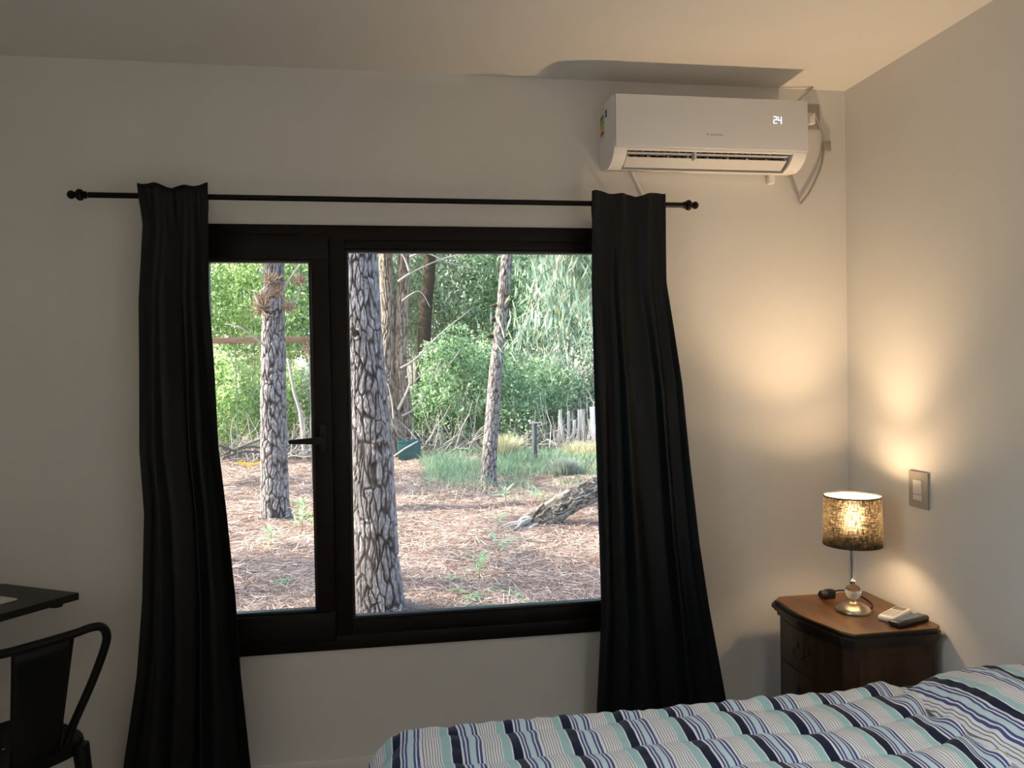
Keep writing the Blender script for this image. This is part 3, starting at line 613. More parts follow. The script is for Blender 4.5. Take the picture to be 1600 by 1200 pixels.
def pillow():
    NS, NT_ = 150, 190; x0, x1, y0, y1 = 1.375, 1.785, -1.56, -0.885
    a = np.linspace(-1,1,NS); c = np.linspace(-1,1,NT_); A,C = np.meshgrid(a,c,indexing='ij')
    cx, cy, hx, hy = (x0+x1)/2,(y0+y1)/2,(x1-x0)/2,(y1-y0)/2
    k = 1-0.06*(np.abs(A)**2)*(np.abs(C)**2)
    prof = np.clip((1-np.abs(A)**2.6),0,1)**0.62*np.clip((1-np.abs(C)**3.2),0,1)**0.6
    nz = np.array([[noise.noise(Vector((p*3, q*5, 7.7)))+0.5*noise.noise(Vector((p*9, q*12, 2.2))) for q in c] for p in a])
    base = 0.545 + 0.030*(A+1)/2
    up = base + 0.078*prof*(1+0.10*nz) + 0.006*nz*(1-prof); dn = base - 0.030*prof
    X = cx+hx*A*k*(1+0.02*nz*(1-prof)); Y = cy+hy*C*k
    X = np.minimum(X, XC-.012)
    V = np.concatenate([np.stack([X,Y,up],-1).reshape(-1,3), np.stack([X,Y,dn-0.002],-1).reshape(-1,3)])
    idx = np.arange(NS*NT_).reshape(NS,NT_); f1 = np.stack([idx[:-1,:-1],idx[1:,:-1],idx[1:,1:],idx[:-1,1:]],-1).reshape(-1,4)
    f2 = f1[:,::-1]+NS*NT_
    e = []
    def strip(l):
        for i in range(len(l)-1): e.append((l[i],l[i]+NS*NT_,l[i+1]+NS*NT_,l[i+1]))
    strip(list(idx[:,0])[::-1]); strip(list(idx[:,-1])); strip(list(idx[0,:])); strip(list(idx[-1,:])[::-1])
    F = np.concatenate([f1,f2,np.array(e)])
    me = npmesh('pillow', V, F); uv = me.uv_layers.new(name='UVMap')
    U2 = np.stack([np.concatenate([X.reshape(-1)]*2), np.concatenate([Y.reshape(-1)]*2)],-1)
    U2[:,0] = U2[:,0]-1.50+0.02
    uv.data.foreach_set('uv', U2[F.ravel()].astype(np.float32).ravel())
    tag(link('pillow', me, M['pillow'], None, True, 180), 'striped pillow at the head of the bed against right wall', 'pillow')
pillow()

# ------------------------------------------------------------------ desk, paper, chair at the left
dk = thing('desk', 'black desk at the left edge beside the window wall', 'desk', (-1.3,-.5,0))
DZ = 0.775
A_, B_, C_ = AT(123,926,'z',DZ), AT(6,912,'z',DZ), AT(0,960,'z',DZ)
dcy = np.array([C_[0]-A_[0], C_[1]-A_[1]]); dcy /= np.linalg.norm(dcy)
Cc = (A_[0]+dcy[0]*.75, A_[1]+dcy[1]*.75)
poly = [(A_[0],A_[1]),(B_[0],B_[1]),(B_[0]-.45,B_[1]),(Cc[0]-.62,Cc[1]+.25),(Cc[0],Cc[1])]
b = MB(); b.prism(poly, DZ-.022, DZ); b.build('desk_top', M['desk'], dk, smooth=False)
for (x,y) in ((B_[0]-.08,B_[1]-.10),(B_[0]-.40,B_[1]-.08),(Cc[0]-.10,Cc[1]+.10),(Cc[0]-.52,Cc[1]+.28)): MB().box(x-.02,x+.02,y-.02,y+.02,0,DZ-.022,.003).build('leg', M['desk'], dk)
q = AT(88,943,'z',DZ-.034)
MB().lathe([(0.018,-.012),(0.020,0),(0.020,.010)],(q[0],q[1],DZ-.032),14).build('under_bracket', M['blackp'], dk)
p0 = AT(27,937,'z',DZ); d1 = np.array([A_[0]-B_[0],A_[1]-B_[1]]); d1 /= np.linalg.norm(d1)
pp = [(p0[0],p0[1]),(p0[0]+dcy[0]*.16,p0[1]+dcy[1]*.16),(p0[0]+dcy[0]*.16-d1[0]*.22,p0[1]+dcy[1]*.16-d1[1]*.22),(p0[0]-d1[0]*.22,p0[1]-d1[1]*.22)]
tag(MB().prism(pp, DZ, DZ+.004).build('notepad', M['paper'], None, smooth=False), 'pale notepad lying on the black desk', 'notepad')

CZ = 0.77
t_ = np.array([0.66,0.75]); n_ = np.array([-.75,.66])         # along the back, facing direction
Pr = np.array([-0.772,-0.555]); CW = 0.35
def cp(s, d, z): q_ = Pr - t_*s + n_*d; return (q_[0], q_[1], z)   # s along back from right end, d forward, z up
ch = thing('metal_chair', 'black metal cafe chair with splat back in front of desk', 'chair', cp(CW/2,.2,0))
arc = [cp(0.085,.07,.44),cp(0.070,.058,.50),cp(0.030,.024,.62),cp(0.004,.005,.71),cp(0.004,0,.745),cp(0.020,-.002,.766),cp(0.05,-.004,.772)]
mid_ = [cp(s,-.012*math.sin(PI*(s/CW))-.003,.772) for s in np.linspace(.09,CW-.09,7)]
arc2 = [cp(CW-.05,-.004,.772),cp(CW-.020,-.002,.766),cp(CW-.004,0,.745),cp(CW-.004,.005,.71),cp(CW-.030,.024,.62),cp(CW-.070,.058,.50),cp(CW-.085,.07,.44)]
MB().tube(smooth_path(arc+mid_+arc2,5),0.0115,12).build('back_tube', M['black'], ch)
b = MB(); VV=[];FF=[]
nS,nZ=11,9
for j in range(nZ):
    z = 0.445+(.768-.445)*j/(nZ-1); hw = 0.062+0.016*j/(nZ-1)
    for i in range(nS):
        w = -1+2*i/(nS-1); VV.append(cp(CW/2+w*hw, .052*(1-j/(nZ-1))-.008*j/(nZ-1)-.008*(1-w*w), z))
for j in range(nZ-1):
    for i in range(nS-1): FF.append((j*nS+i,j*nS+i+1,(j+1)*nS+i+1,(j+1)*nS+i))
sp_ = b.add(VV,FF).build('back_splat', M['black'], ch, ang=180); sm = sp_.modifiers.new('t','SOLIDIFY'); sm.thickness = .003
b = MB(); SW = 0.33; ring = []
for k in range(40):
    a = 2*PI*k/40; e = 4.0; ca, sa = math.cos(a), math.sin(a); rr = (abs(ca)**e+abs(sa)**e)**(-1/e)
    ring.append((rr*ca, rr*sa))
for r_, z in ((1.0,.415),(1.02,.43),(1.0,.447),(0.94,.452),(0.80,.447),(0.4,.442),(0.02,.440)):
    for x,y in ring: b.v.append(cp(CW/2+x*r_*SW/2, .215+y*r_*SW/2*1.0, z))
for i in range(6):
    for k in range(40): b.f.append((i*40+k,i*40+(k+1)%40,(i+1)*40+(k+1)%40,(i+1)*40+k))
b.build('seat', M['black'], ch)
for s,d,so,do in ((.05,.06,-.02,-.05),(CW-.05,.06,.02,-.05),(.05,.37,-.03,.03),(CW-.05,.37,.03,.03)):
    MB().tube([cp(s,d,.44),cp(s+so,d+do,0.0)],[.022,.013],12).build('leg', M['black'], ch)
MB().tube([cp(.04,.05,.22),cp(.04,.37,.22)],.007,8).tube([cp(CW-.04,.05,.22),cp(CW-.04,.37,.22)],.007,8).build('stretcher', M['black'], ch)

# ================================================================== OUTDOORS
def ghgt(x, y):
    x = np.asarray(x, float); y = np.asarray(y, float)
    h = 0.03*np.sin(x*1.3+y*.9)+0.02*np.sin(x*3.1-y*1.7+1)+0.012*np.sin(x*6+y*5)
    return GZ + h*np.clip((y-1)/2,0,1)
xs = np.concatenate([np.linspace(-30,-8,23)[:-1],np.linspace(-8,8,161),np.linspace(8,30,23)[1:]]); ys = np.concatenate([np.linspace(.2,15,150),np.linspace(15,45,31)[1:]])
GX,GY = np.meshgrid(xs,ys,indexing='ij'); Vg = np.stack([GX,GY,ghgt(GX,GY)],-1).reshape(-1,3)
ix = np.arange(len(xs)*len(ys)).reshape(len(xs),len(ys)); Fg = np.stack([ix[:-1,:-1],ix[1:,:-1],ix[1:,1:],ix[:-1,1:]],-1).reshape(-1,4)
struct(link('ground', npmesh('ground',Vg,Fg), M['ground'], None, True, 180))
struct(MB().box(-30,30,-30,.2,GZ-.2,GZ-.02).build('ground_around_house', M['ground'], smooth=False))

def blades(P0, D, Wd, S, tint, bend=None):
    """thin blades: base points P0, direction*length D, side vector S*width; returns V,F,tint (quads with a mid joint)"""
    n = len(P0); mid = P0 + D*0.5 + (0 if bend is None else bend); tip = P0 + D + (0 if bend is None else bend*2.0)
    V = np.stack([P0-S*Wd[:,None]*.5, P0+S*Wd[:,None]*.5, mid+S*Wd[:,None]*.5, mid-S*Wd[:,None]*.5, tip+S*Wd[:,None]*.12, tip-S*Wd[:,None]*.12],1).reshape(-1,3)
    k = np.arange(n)[:,None]*6; F = np.concatenate([k+np.array([[0,1,2,3]]), k+np.array([[3,2,4,5]])],0)
    return V, F, np.concatenate([tint,tint])
def unit(v): return v/np.linalg.norm(v,axis=-1,keepdims=True)
def leaves(Pc, D, Sd, ln, wd, tint):
    h = D*(ln[:,None]*.5); w = Sd*(wd[:,None]*.5)
    V = np.stack([Pc-h, Pc-h*.1+w, Pc+h, Pc-h*.1-w],1).reshape(-1,3); F = np.arange(len(Pc)*4).reshape(-1,4)
    return V, F, tint
# pine-needle litter (loose, uncountable)
def litter():
    n = 170000; u = rng.uniform(0,1,n); y = 1.2+ (13.5-1.2)*u**1.5; x = rng.uniform(-1,1,n)*(1.2+.45*y)+.02*y+.1
    a = rng.uniform(0,2*PI,n); l = rng.uniform(.06,.15,n); z = ghgt(x,y)+rng.uniform(.002,.022,n)
    D = np.stack([np.cos(a)*l,np.sin(a)*l,rng.normal(0,.16,n)*l],-1); S = np.stack([-np.sin(a),np.cos(a),rng.normal(0,.5,n)],-1); S = unit(S)
    P0 = np.stack([x,y,z],-1); w = rng.uniform(.002,.005,n)*(0.8+y*.10)
    V = np.stack([P0-S*w[:,None]*.5,P0+S*w[:,None]*.5,P0+D+S*w[:,None]*.4,P0+D-S*w[:,None]*.4],1).reshape(-1,3)
    me = npmesh('pine_needle_litter', V, np.arange(4*n).reshape(-1,4), {'tint':('FACE', rng.beta(1.6,1.8,n))}, False)
    o = link('pine_needle_litter', me, M['litter'], None, False); stuff(o); tag(o,'loose layer of fallen brown pine needles covering the ground','pine needles')
litter()

# ---- bark trunk with real plates and fissures
def cell_f(u, v, nu, seed):
    rt = np.random.default_rng(seed); tab = rt.uniform(0,1,(nu,512,2))
    iu = np.floor(u).astype(int); iv = np.floor(v).astype(int); f1 = np.full(u.shape,9.); f2 = np.full(u.shape,9.)
    for du in (-1,0,1):
        for dv in (-1,0,1):
            cu, cv = iu+du, iv+dv; j = tab[cu%nu, cv%512]
            d = np.hypot(cu+j[...,0]-u, cv+j[...,1]-v)
            f2 = np.where(d < f1, f1, np.minimum(f2,d)); f1 = np.minimum(f1,d)
    return f2-f1
def vnoise(u, v, ku, seed):
    tab = np.random.default_rng(seed+500).uniform(0,1,(int(ku),1024)); iu = np.floor(u).astype(int); iv = np.floor(v).astype(int); fu = u-iu; fv = v-iv
    fu = fu*fu*(3-2*fu); fv = fv*fv*(3-2*fv); k = int(ku); a = tab[iu%k,iv%1024]; b_ = tab[(iu+1)%k,iv%1024]; c = tab[iu%k,(iv+1)%1024]; d = tab[(iu+1)%k,(iv+1)%1024]
    return (a*(1-fu)+b_*fu)*(1-fv)+(c*(1-fu)+d*fu)*fv
def trunk(name, path, rad, nu_cells, vscale, depth, na, nv, mat_, parent, seed, ztop_fine=None, warp=.35, scar=None):
    Pp = [Vector(p) for p in path]; t = np.linspace(0,1,len(Pp))
    if ztop_fine: 
        k = int(nv*.88); tv = np.concatenate([np.linspace(0,ztop_fine,k,endpoint=False),np.linspace(ztop_fine,1,nv-k)])
    else: tv = np.linspace(0,1,nv)
    P3 = np.array([[p.x,p.y,p.z] for p in Pp]); C = np.stack([np.interp(tv,t,P3[:,i]) for i in range(3)],-1); Rr = np.interp(tv,t,rad)
    seglen = np.concatenate([[0],np.cumsum(np.linalg.norm(np.diff(C,axis=0),axis=1))])
    T = np.gradient(C,axis=0); T = unit(T); ref = np.array([0,1,0.]) if abs(T[0,1]) < .8 else np.array([0,0,1.])
    X = unit(np.cross(np.broadcast_to(ref,T.shape),T)); Y = np.cross(T,X)
    a = np.arange(na)/na; U,Vv = np.meshgrid(a,seglen,indexing='xy')
    nL = float(seglen[-1]); vn = lambda ku,kv,sd: vnoise(U*ku, Vv*kv, ku, sd)
    wu = warp*(1.3*(vn(6,3.0,seed)-.5)+.9*(vn(14,9,seed+1)-.5)+.5*(vn(34,30,seed+2)-.5)); wv = .5*(vn(10,8,seed+3)-.5)
    f = cell_f(U*nu_cells+wu*1.6, Vv*vscale+wv*1.4, nu_cells, seed)
    gap = .10+.34*vn(12,10,seed+4)
    h = np.clip(f/gap,0,1); h = h*h*(3-2*h)
    nb_ = nu_cells*2+1
    f2 = cell_f(U*nb_+wu*3, Vv*vscale*2.3+wv*3, nb_, seed+1); h2 = np.clip(f2/.38,0,1)
    tone = vn(30,22,seed+6)*.5+vn(60,60,seed+7)*.5
    disp = depth*(h-.6)+depth*.42*(h2-.5)*h+depth*.5*(vn(9,4,seed+8)-.5)
    ang = U*2*PI
    d3 = X[:,None,:]*np.cos(ang)[...,None]+Y[:,None,:]*np.sin(ang)[...,None]
    rr = Rr[:,None]+disp
    V = C[:,None,:]+d3*rr[...,None]
    bark = (.10+.55*h)*(.62+.38*h2)+.34*(tone-.35)*h
    if scar:
        for (sp,sr) in scar:
            dd = np.linalg.norm(V-np.array(sp)[None,None,:],axis=-1)
            ridge = np.exp(-((dd-sr)/(sr*.22))**2); pit = np.exp(-(dd/(sr*.6))**2)
            V += d3*(0.016*ridge-.010*pit)[...,None]; bark = bark*(1-.5*pit)+.25*ridge*(1-bark)
    idx = np.arange(nv*na).reshape(nv,na)
    F = np.stack([idx[:-1],np.roll(idx[:-1],-1,1),np.roll(idx[1:],-1,1),idx[1:]],-1).reshape(-1,4)
    me = npmesh(name,V.reshape(-1,3),F,{'bark':('POINT',np.clip(bark,0,1).ravel())})
    return link(name,me,mat_,parent,True,180)
def needle_crown(parent, c, r, h, n, seed, m='needle', name='foliage'):
    rg = np.random.default_rng(seed); k = 26
    cl = np.array(c)+np.stack([rg.normal(0,.5,k)*r,rg.normal(0,.5,k)*r,rg.uniform(-.5,.5,k)*h],-1)
    Pc = cl[rg.integers(0,k,n)]+rg.normal(0,.22,(n,3))*np.array([r*.6,r*.6,.5]); D = unit(rg.normal(0,1,(n,3))); S = unit(np.cross(D,rg.normal(0,1,(n,3))))
    V,F,t = leaves(Pc,D,S,rg.uniform(.16,.30,n),rg.uniform(.025,.05,n),rg.beta(2,2,n))
    stuff(link(name,npmesh(name,V,F,{'tint':('FACE',t)},False),M[m],parent,False))
def tuft(parent, c, r, n, seed, up=.6):
    rg = np.random.default_rng(seed); D = unit(rg.normal(0,1,(n,3))+np.array([0,0,up]))*rg.uniform(.5,1,(n,1))*r
    P0 = np.array(c)+rg.normal(0,.12*r,(n,3)); S = unit(np.cross(D,rg.normal(0,1,(n,3))))
    V,F,t = blades(P0,D,np.full(n,.010),S,rg.beta(2,2,n),rg.normal(0,.08*r,(n,3)))
    stuff(link('dead_needle_tuft',npmesh('dead_needle_tuft',V,F,{'tint':('FACE',t)},False),M['tuft'],parent,False))
def branch_bits(parent, specs, m, name='branch'):
    for pts, r0, r1 in specs:
        q = smooth_path(pts,5); MB().tube(q,list(np.linspace(r0,r1,len(q))),6).build(name,m,parent,ang=180)

# big near pine
bx, by = -0.067, 2.90
gz = float(ghgt(bx,by))-.06
pine = thing('pine_tree','large nearest pine trunk with deeply furrowed bark just outside window','tree',(bx,by,gz))
trunk('trunk',[(bx+.005,by,gz),(bx-.005,by,gz+.18),(bx-.02,by,gz+.45),(bx-.035,by,.9),(bx-.075,by+.01,1.6),(bx-.09,by+.02,2.3),(bx-.10,by+.05,4.5),(bx-.05,by+.1,8)],[.180,.165,.152,.140,.125,.112,.105,.06],23,6.2,.014,280,760,M['bark'],pine,5,.75,scar=[((AT(596,700,'y',by-.13)),.060),((AT(556,522,'y',by-.11)),.035)])
kn = AT(556,520,'y',by-.10)
branch_bits(pine,[([(kn[0]+.02,kn[1]+.02,kn[2]),(kn[0]-.01,kn[1]-.03,kn[2]+.01),(kn[0]-.03,kn[1]-.06,kn[2]+.035)],.022,.012)],M['bark2'],'branch_stub')
needle_crown(pine,(bx,by+.2,6.6),1.9,2.6,7000,31)
# left pine
lx, ly = -1.385, 7.26
lp = thing('pine_tree','second pine trunk with brown dead tufts seen in the left pane','tree',(lx,ly,GZ))
trunk('trunk',[(lx+.01,ly,GZ-.05),(lx,ly,GZ+.2),(lx+.01,ly,1.2),(lx+.03,ly,2.0),(lx+.055,ly,2.7),(lx+.08,ly,4.5),(lx,ly,8)],[.185,.165,.15,.135,.115,.10,.05],19,5.4,.013,180,460,M['bark'],lp,9,.70)
for (px,py,r) in ((424,440,.17),(409,482,.20),(452,482,.12),(468,440,.12),(432,458,.13),(412,470,.15)):
    tuft(lp,AT(px,py,'y',ly-.12),r,200,px,.9)
branch_bits(lp,[([AT(432,470,'y',ly),AT(450,440,'y',ly-.1),AT(472,408,'y',ly-.2),AT(484,380,'y',ly-.3)],.018,.008),([AT(425,490,'y',ly),AT(408,478,'y',ly-.15),AT(396,455,'y',ly-.2)],.020,.006),([AT(425,550,'y',ly),AT(398,528,'y',ly-.2),AT(375,512,'y',ly-.3),AT(352,506,'y',ly-.3)],.014,.006),([AT(430,440,'y',ly),AT(408,420,'y',ly-.2),AT(398,398,'y',ly-.3)],.012,.006),([AT(440,478,'y',ly),AT(462,470,'y',ly-.1),AT(470,445,'y',ly-.1)],.014,.005)],M['twig'])
needle_crown(lp,(lx,ly,6.8),2.0,2.8,7000,32)
# slender leaning pine
tx, ty = 1.53, 9.16
sp2 = thing('pine_tree','slender leaning pine trunk with stub rings in the right pane','tree',(tx,ty,GZ))
trunk('trunk',[(tx,ty,GZ-.05),(tx+.03,ty,.2),(tx+.13,ty,1.3),(tx+.24,ty,2.2),(tx+.34,ty,3.1),(tx+.5,ty,5),(tx+.6,ty,8)],[.125,.11,.10,.092,.085,.07,.03],13,6,.007,100,300,M['bark'],sp2,15,.68)
for (py,px) in ((478,784),(500,781),(526,776)):
    for s in (-1,1):
        q0 = AT(px+s*5,py,'y',ty); q1 = AT(px+s*17,py+(3 if s > 0 else 1),'y',ty-.05)
        MB().tube([q0,(q0+q1)/2+np.array([0,0,.015]),q1],[.035,.028,.012],8).build('branch_stub',M['bark2'],sp2,ang=180)
needle_crown(sp2,(tx+.5,ty,6.6),1.6,2.6,5000,33)
for i,(x,y) in enumerate(((-8.9,4.2),(-9.6,10.6),(-14.6,1.8))):  # out-of-view pines added so their crowns shade the foreground
    e = thing('pine_tree','tall pine standing left of the clearing shading the ground','tree',(x,y,GZ),'pines left of the clearing')
    trunk('trunk',[(x,y,GZ-.05),(x+.1,y,2),(x+.2,y,5),(x+.1,y,9)],[.19,.16,.13,.05],8,4,.02,40,80,M['bark'],e,70+i)
    needle_crown(e,(x+.1,y,6.6),2.3,3.0,6500,50+i)
# multi-stem tree behind the near pine
mx0, my0 = 0.10, 13.9
ms = thing('multi_stem_tree','brown twin stemmed tree behind the nearest pine','tree',(mx0,my0,GZ))
trunk('trunk',[(mx0-.02,my0,GZ-.05),(mx0-.03,my0,.6),(mx0-.08,my0,1.5),(mx0-.02,my0,2.6),(mx0-.05,my0,4.0),(mx0-.3,my0,6.5)],[.28,.22,.155,.14,.13,.07],17,2.2,.022,110,200,M['bark2'],ms,21,.82)
trunk('trunk',[(mx0+.25,my0+.1,GZ-.05),(mx0+.28,my0+.1,.6),(mx0+.20,my0,1.5),(mx0+.26,my0,2.6),(mx0+.34,my0,4.0),(mx0+.7,my0,6.5)],[.20,.17,.135,.13,.115,.06],15,2.2,.018,100,200,M['bark2'],ms,22,.82)
specs = []
for (pts,r0) in (([(640,402),(665,395),(700,410),(740,420)],.03),([(622,440),(645,425),(690,405),(735,395)],.03),([(600,455),(570,470),(545,480)],.03),([(628,470),(655,455),(672,480)],.02),([(626,575),(650,560),(690,520),(740,480)],.025),([(622,640),(640,600),(636,570)],.035),([(615,655),(612,625),(606,600)],.025),([(628,650),(655,630),(690,560)],.02),([(645,600),(665,580),(700,570),(720,545)],.016),([(600,430),(585,420),(560,430)],.02),([(640,425),(630,400),(610,380)],.03),([(655,560),(670,535),(690,545)],.012),([(634,590),(648,575),(644,555)],.012)):
    specs.append(([AT(x,y,'y',my0-.25) for x,y in pts],r0,.006))
branch_bits(ms,specs,M['twig'])
needle_crown(ms,(mx0,my0+.6,6.2),1.7,2.2,3500,34)

# ---- bushes and trees at the back
def bush_data(seed, n, leaf, tall=1.0, nb=16, asp=.45):
    rg = np.random.default_rng(seed)
    cb = np.stack([rg.normal(0,.42,nb),rg.normal(0,.42,nb),rg.uniform(.22,1.65,nb)],-1); rb = rg.uniform(.26,.50,nb)
    sh = 1.1-0.30*np.abs(cb[:,2]-.8); cb[:,:2] *= sh[:,None]
    k = rg.choice(nb,n,p=rb**2/np.sum(rb**2)); d = unit(rg.normal(0,1,(n,3)))
    lump = 1+.22*np.sin(d[:,0]*7+k)*np.sin(d[:,1]*6+2*k)*np.cos(d[:,2]*5)
    Pc = cb[k]+d*(rb[k]*lump*rg.uniform(.55,1.08,n)**.5)[:,None]; Pc[:,2] = np.abs(Pc[:,2])
    D = unit(d*.5+rg.normal(0,.7,(n,3))+np.array([0,0,-.15])); S = unit(np.cross(D,rg.normal(0,1,(n,3))))
    l = rg.uniform(.7,1.3,n)*leaf; t = np.clip(rg.beta(1.2,1.4,n)*.78+.22*rg.uniform(0,1,nb)[k],0,1)
    return leaves(Pc,D,S,l,l*asp*rg.uniform(.7,1.2,n),t)
def leaf_mesh(nm, *a, **k):
    V,F,t = bush_data(*a,**k); return npmesh(nm,V,F,{'tint':('FACE',t)},False)
BM_ = [leaf_mesh('bush_foliage', 40+i, 8500, .080) for i in range(4)]
BT_ = [leaf_mesh('tree_foliage', 60+i, 15000, .056, nb=26) for i in range(3)]
def woody(seed, n=5):
    rg = np.random.default_rng(seed); b = MB()
    for i in range(n):
        a = rg.uniform(0,2*PI); r = rg.uniform(.1,.6); h = rg.uniform(.8,1.5)
        q = smooth_path([(0.1*math.cos(a),.1*math.sin(a),-.02),(r*.5*math.cos(a+.3),r*.5*math.sin(a+.3),h*.45),(r*math.cos(a),r*math.sin(a),h)],4); b.tube(q,list(np.linspace(.028,.008,len(q))),6)
    me = bpy.data.meshes.new('stem_wood'); me.from_pydata(b.v,[],b.f); me.shade_smooth(); me.materials.append(M['twig']); return me
WD = [woody(80+i) for i in range(3)]
_mc = {}
def withmat(me, m):
    k = (me.name, m)
    if k not in _mc:
        c = me.copy(); c.materials.clear(); c.materials.append(M[m]); _mc[k] = c
    return _mc[k]
cnt = [0]
def bush(x, y, rx, h, m, label, group, tree=False, name='leafy_bush', cat='bush'):
    i = cnt[0]; cnt[0] += 1
    e = thing(name,label,cat,(x,y,GZ-.03),group)
    rz = (i*2.399)%6.283
    zoff = h*.28 if tree else 0.0
    f = bpy.data.objects.new('foliage', withmat((BT_ if tree else BM_)[i%(3 if tree else 4)],m)); COL.objects.link(f); stuff(f)
    f.parent = e; f.rotation_euler = (0,0,rz); f.scale = (rx,rx,(h-zoff)/2.05); f.location = (0,0,zoff)
    w = bpy.data.objects.new('trunk' if tree else 'stems', WD[i%3]); COL.objects.link(w); w.parent = e; w.rotation_euler = (0,0,rz); w.scale = (rx*.8,rx*.8,h/2.0) if not tree else (rx*.6,rx*.6,h/1.9)
    return e
GB = 'bushes along the back of the clearing'; GT = 'trees beyond the clearing'
TONE = {'leaf_lime':'yellow green','leaf_mid':'fresh green','leaf_olive':'olive grey green'}
for x,y,rx,h,m in ((-5.6,15.4,1.5,3.0,'leaf_lime'),(-3.9,15.2,1.4,2.6,'leaf_lime'),(-2.6,15.8,1.3,2.4,'leaf_lime'),(-1.2,16.0,1.3,3.0,'leaf_olive'),(0.9,15.4,1.0,2.0,'leaf_mid'),(1.6,14.5,1.25,2.9,'leaf_mid'),(2.4,14.8,1.3,2.6,'leaf_mid'),(3.5,15.6,1.4,2.6,'leaf_mid'),(4.7,16.2,1.5,3.0,'leaf_olive'),(6.2,16.4,1.5,3.2,'leaf_olive'),(-8.6,16.4,2.2,3.4,'leaf_lime'),(-12.2,15.2,2.4,3.4,'leaf_mid'),(-15.6,12.0,2.6,3.4,'leaf_mid'),(9.6,15.4,2.4,3.4,'leaf_mid'),(12.6,12.4,2.6,3.4,'leaf_mid')):
    bush(x,y,rx,h,m,TONE[m]+' leafy bush at the far edge of the clearing',TONE[m]+' '+GB)
for x,y,rx,h,m in ((-7.0,18,2.2,7.0,'leaf_mid'),(-5.0,18.2,2.1,6.6,'leaf_lime'),(-3.2,17.6,1.9,6.2,'leaf_lime'),(-1.5,18.4,2.0,6.8,'leaf_mid'),(0.0,19.0,2.0,7.0,'leaf_olive'),(1.6,18.6,2.0,7.2,'leaf_olive'),(3.2,17.8,2.0,6.6,'leaf_mid'),(4.8,18.4,2.1,7.0,'leaf_olive'),(6.6,18.8,2.2,7.0,'leaf_mid'),(8.4,19.2,2.3,7.2,'leaf_olive'),(-3.6,23,3.0,9.0,'leaf_mid'),(0.8,23.4,3.0,9.2,'leaf_olive'),(5.0,23.2,3.0,9.0,'leaf_mid')):
    bush(x,y,rx,h,m,'tall '+TONE[m]+' tree rising beyond the clearing bushes',TONE[m]+' '+GT,True,'leafy_tree','tree')
# pale thin trunks in the left pane, dark trunk up in the leaves
tag(MB().tube(smooth_path([AT(450,560,'y',13.6),AT(459,610,'y',13.6),AT(470,650,'y',13.6),np.array([*AT(476,700,'y',13.6)[:2],GZ-.03])]),[.025]*8+[.032]*8+[.042]*9,8).build('bare_stem',M['twig'],ang=180),'pale thin bare trunk right of the tufted pine','tree trunk')
tag(MB().tube(smooth_path([AT(673,380,'y',16.6),AT(670,440,'y',16.6),AT(664,500,'y',16.6),np.array([*AT(660,690,'y',16.6)[:2],GZ-.03])]),[.14]*12+[.16]*13,8).build('dark_trunk',M['bark2'],ang=180),'dark upright trunk standing in foliage behind twin stemmed tree','tree trunk')
# tangled dry brush near the right fence and the left bank
def brush(label, name, x0,x1,y0,y1,zmax,n,seed,m):
    rg = np.random.default_rng(seed); b = MB()
    for i in range(n):
        x = rg.uniform(x0,x1); y = rg.uniform(y0,y1); a = rg.uniform(0,2*PI); l = rg.uniform(.5,1.4); e = rg.uniform(.1,1.2)
        z = GZ+rg.uniform(0,.15); q = [(x,y,z)]
        for k in range(4):
            a += rg.normal(0,.35); e += rg.normal(0,.3); p = q[-1]; q.append((p[0]+math.cos(a)*math.cos(e)*l/4,p[1]+math.sin(a)*math.cos(e)*l/4,min(max(p[2]+math.sin(e)*l/4,GZ),GZ+zmax)))
        b.tube(q,[.012,.010,.008,.006,.004],4,cap=False)
    o = b.build(name,M[m],ang=180); stuff(o); tag(o,label,'dry twigs')
brush('tangle of dry grey twigs in front of the right hand bushes','dry_brush',2.6,5.4,12.9,14.2,1.3,190,91,'twig')
brush('tangle of pale dry twigs under the left pane bushes','dry_brush',-4.6,-1.2,13.2,14.4,1.0,200,92,'twig')
brush('dry grey twigs hanging in the foliage above the crate','dry_brush',.5,2.0,13.4,14.2,2.2,90,93,'twig')
b = MB()
for pts in ([(345,712),(372,700),(398,690),(412,684)],[(345,700),(368,703),(392,698),(414,702)],[(348,716),(380,706),(410,707)],[(340,694),(360,702),(378,712)]):
    b.tube(smooth_path([AT(x,y,'y',12.6) for x,y in pts],4),.022,6)
fb = b.build('fallen_branch',M['twigdark'],ang=180); tag(fb,'dark fallen branches lying on the bank in the left pane','branch')

# ---- drooping eucalyptus at the right
ex, ey = 3.0, 6.6
eu = thing('drooping_leaf_tree','tree with long drooping leaves hanging in upper right of window','tree',(ex,ey,GZ))
trunk('trunk',[(ex,ey,GZ-.05),(ex-.02,ey,1.0),(ex-.1,ey,2.6),(ex-.2,ey,5.0)],[.11,.10,.085,.05],8,5,.008,48,80,M['bark2'],eu,28)
rg = np.random.default_rng(101); sprays = []
br = MB()
for i in range(46):
    p0_ = np.array([ex-.12+rg.normal(0,.12),ey+rg.normal(0,.15),rg.uniform(2.5,4.4)])
    e1 = AT(rg.uniform(800,945),rg.uniform(372,560),'y',ey+rg.uniform(-.9,.9))
    px_ = 800+ (e1[0]-1.3)*0
    mid2 = (p0_+e1)/2+np.array([0,0,.35]); q = smooth_path([p0_,mid2,e1],6); br.tube(q,list(np.linspace(.014,.003,len(q))),5,cap=False)
    for k in range(4,len(q)): sprays.append(np.array(q[k]))
br.build('branches',M['twig'],eu,ang=180)
SP = np.array(sprays); n = 4600; kk = rg.integers(0,len(SP),n)
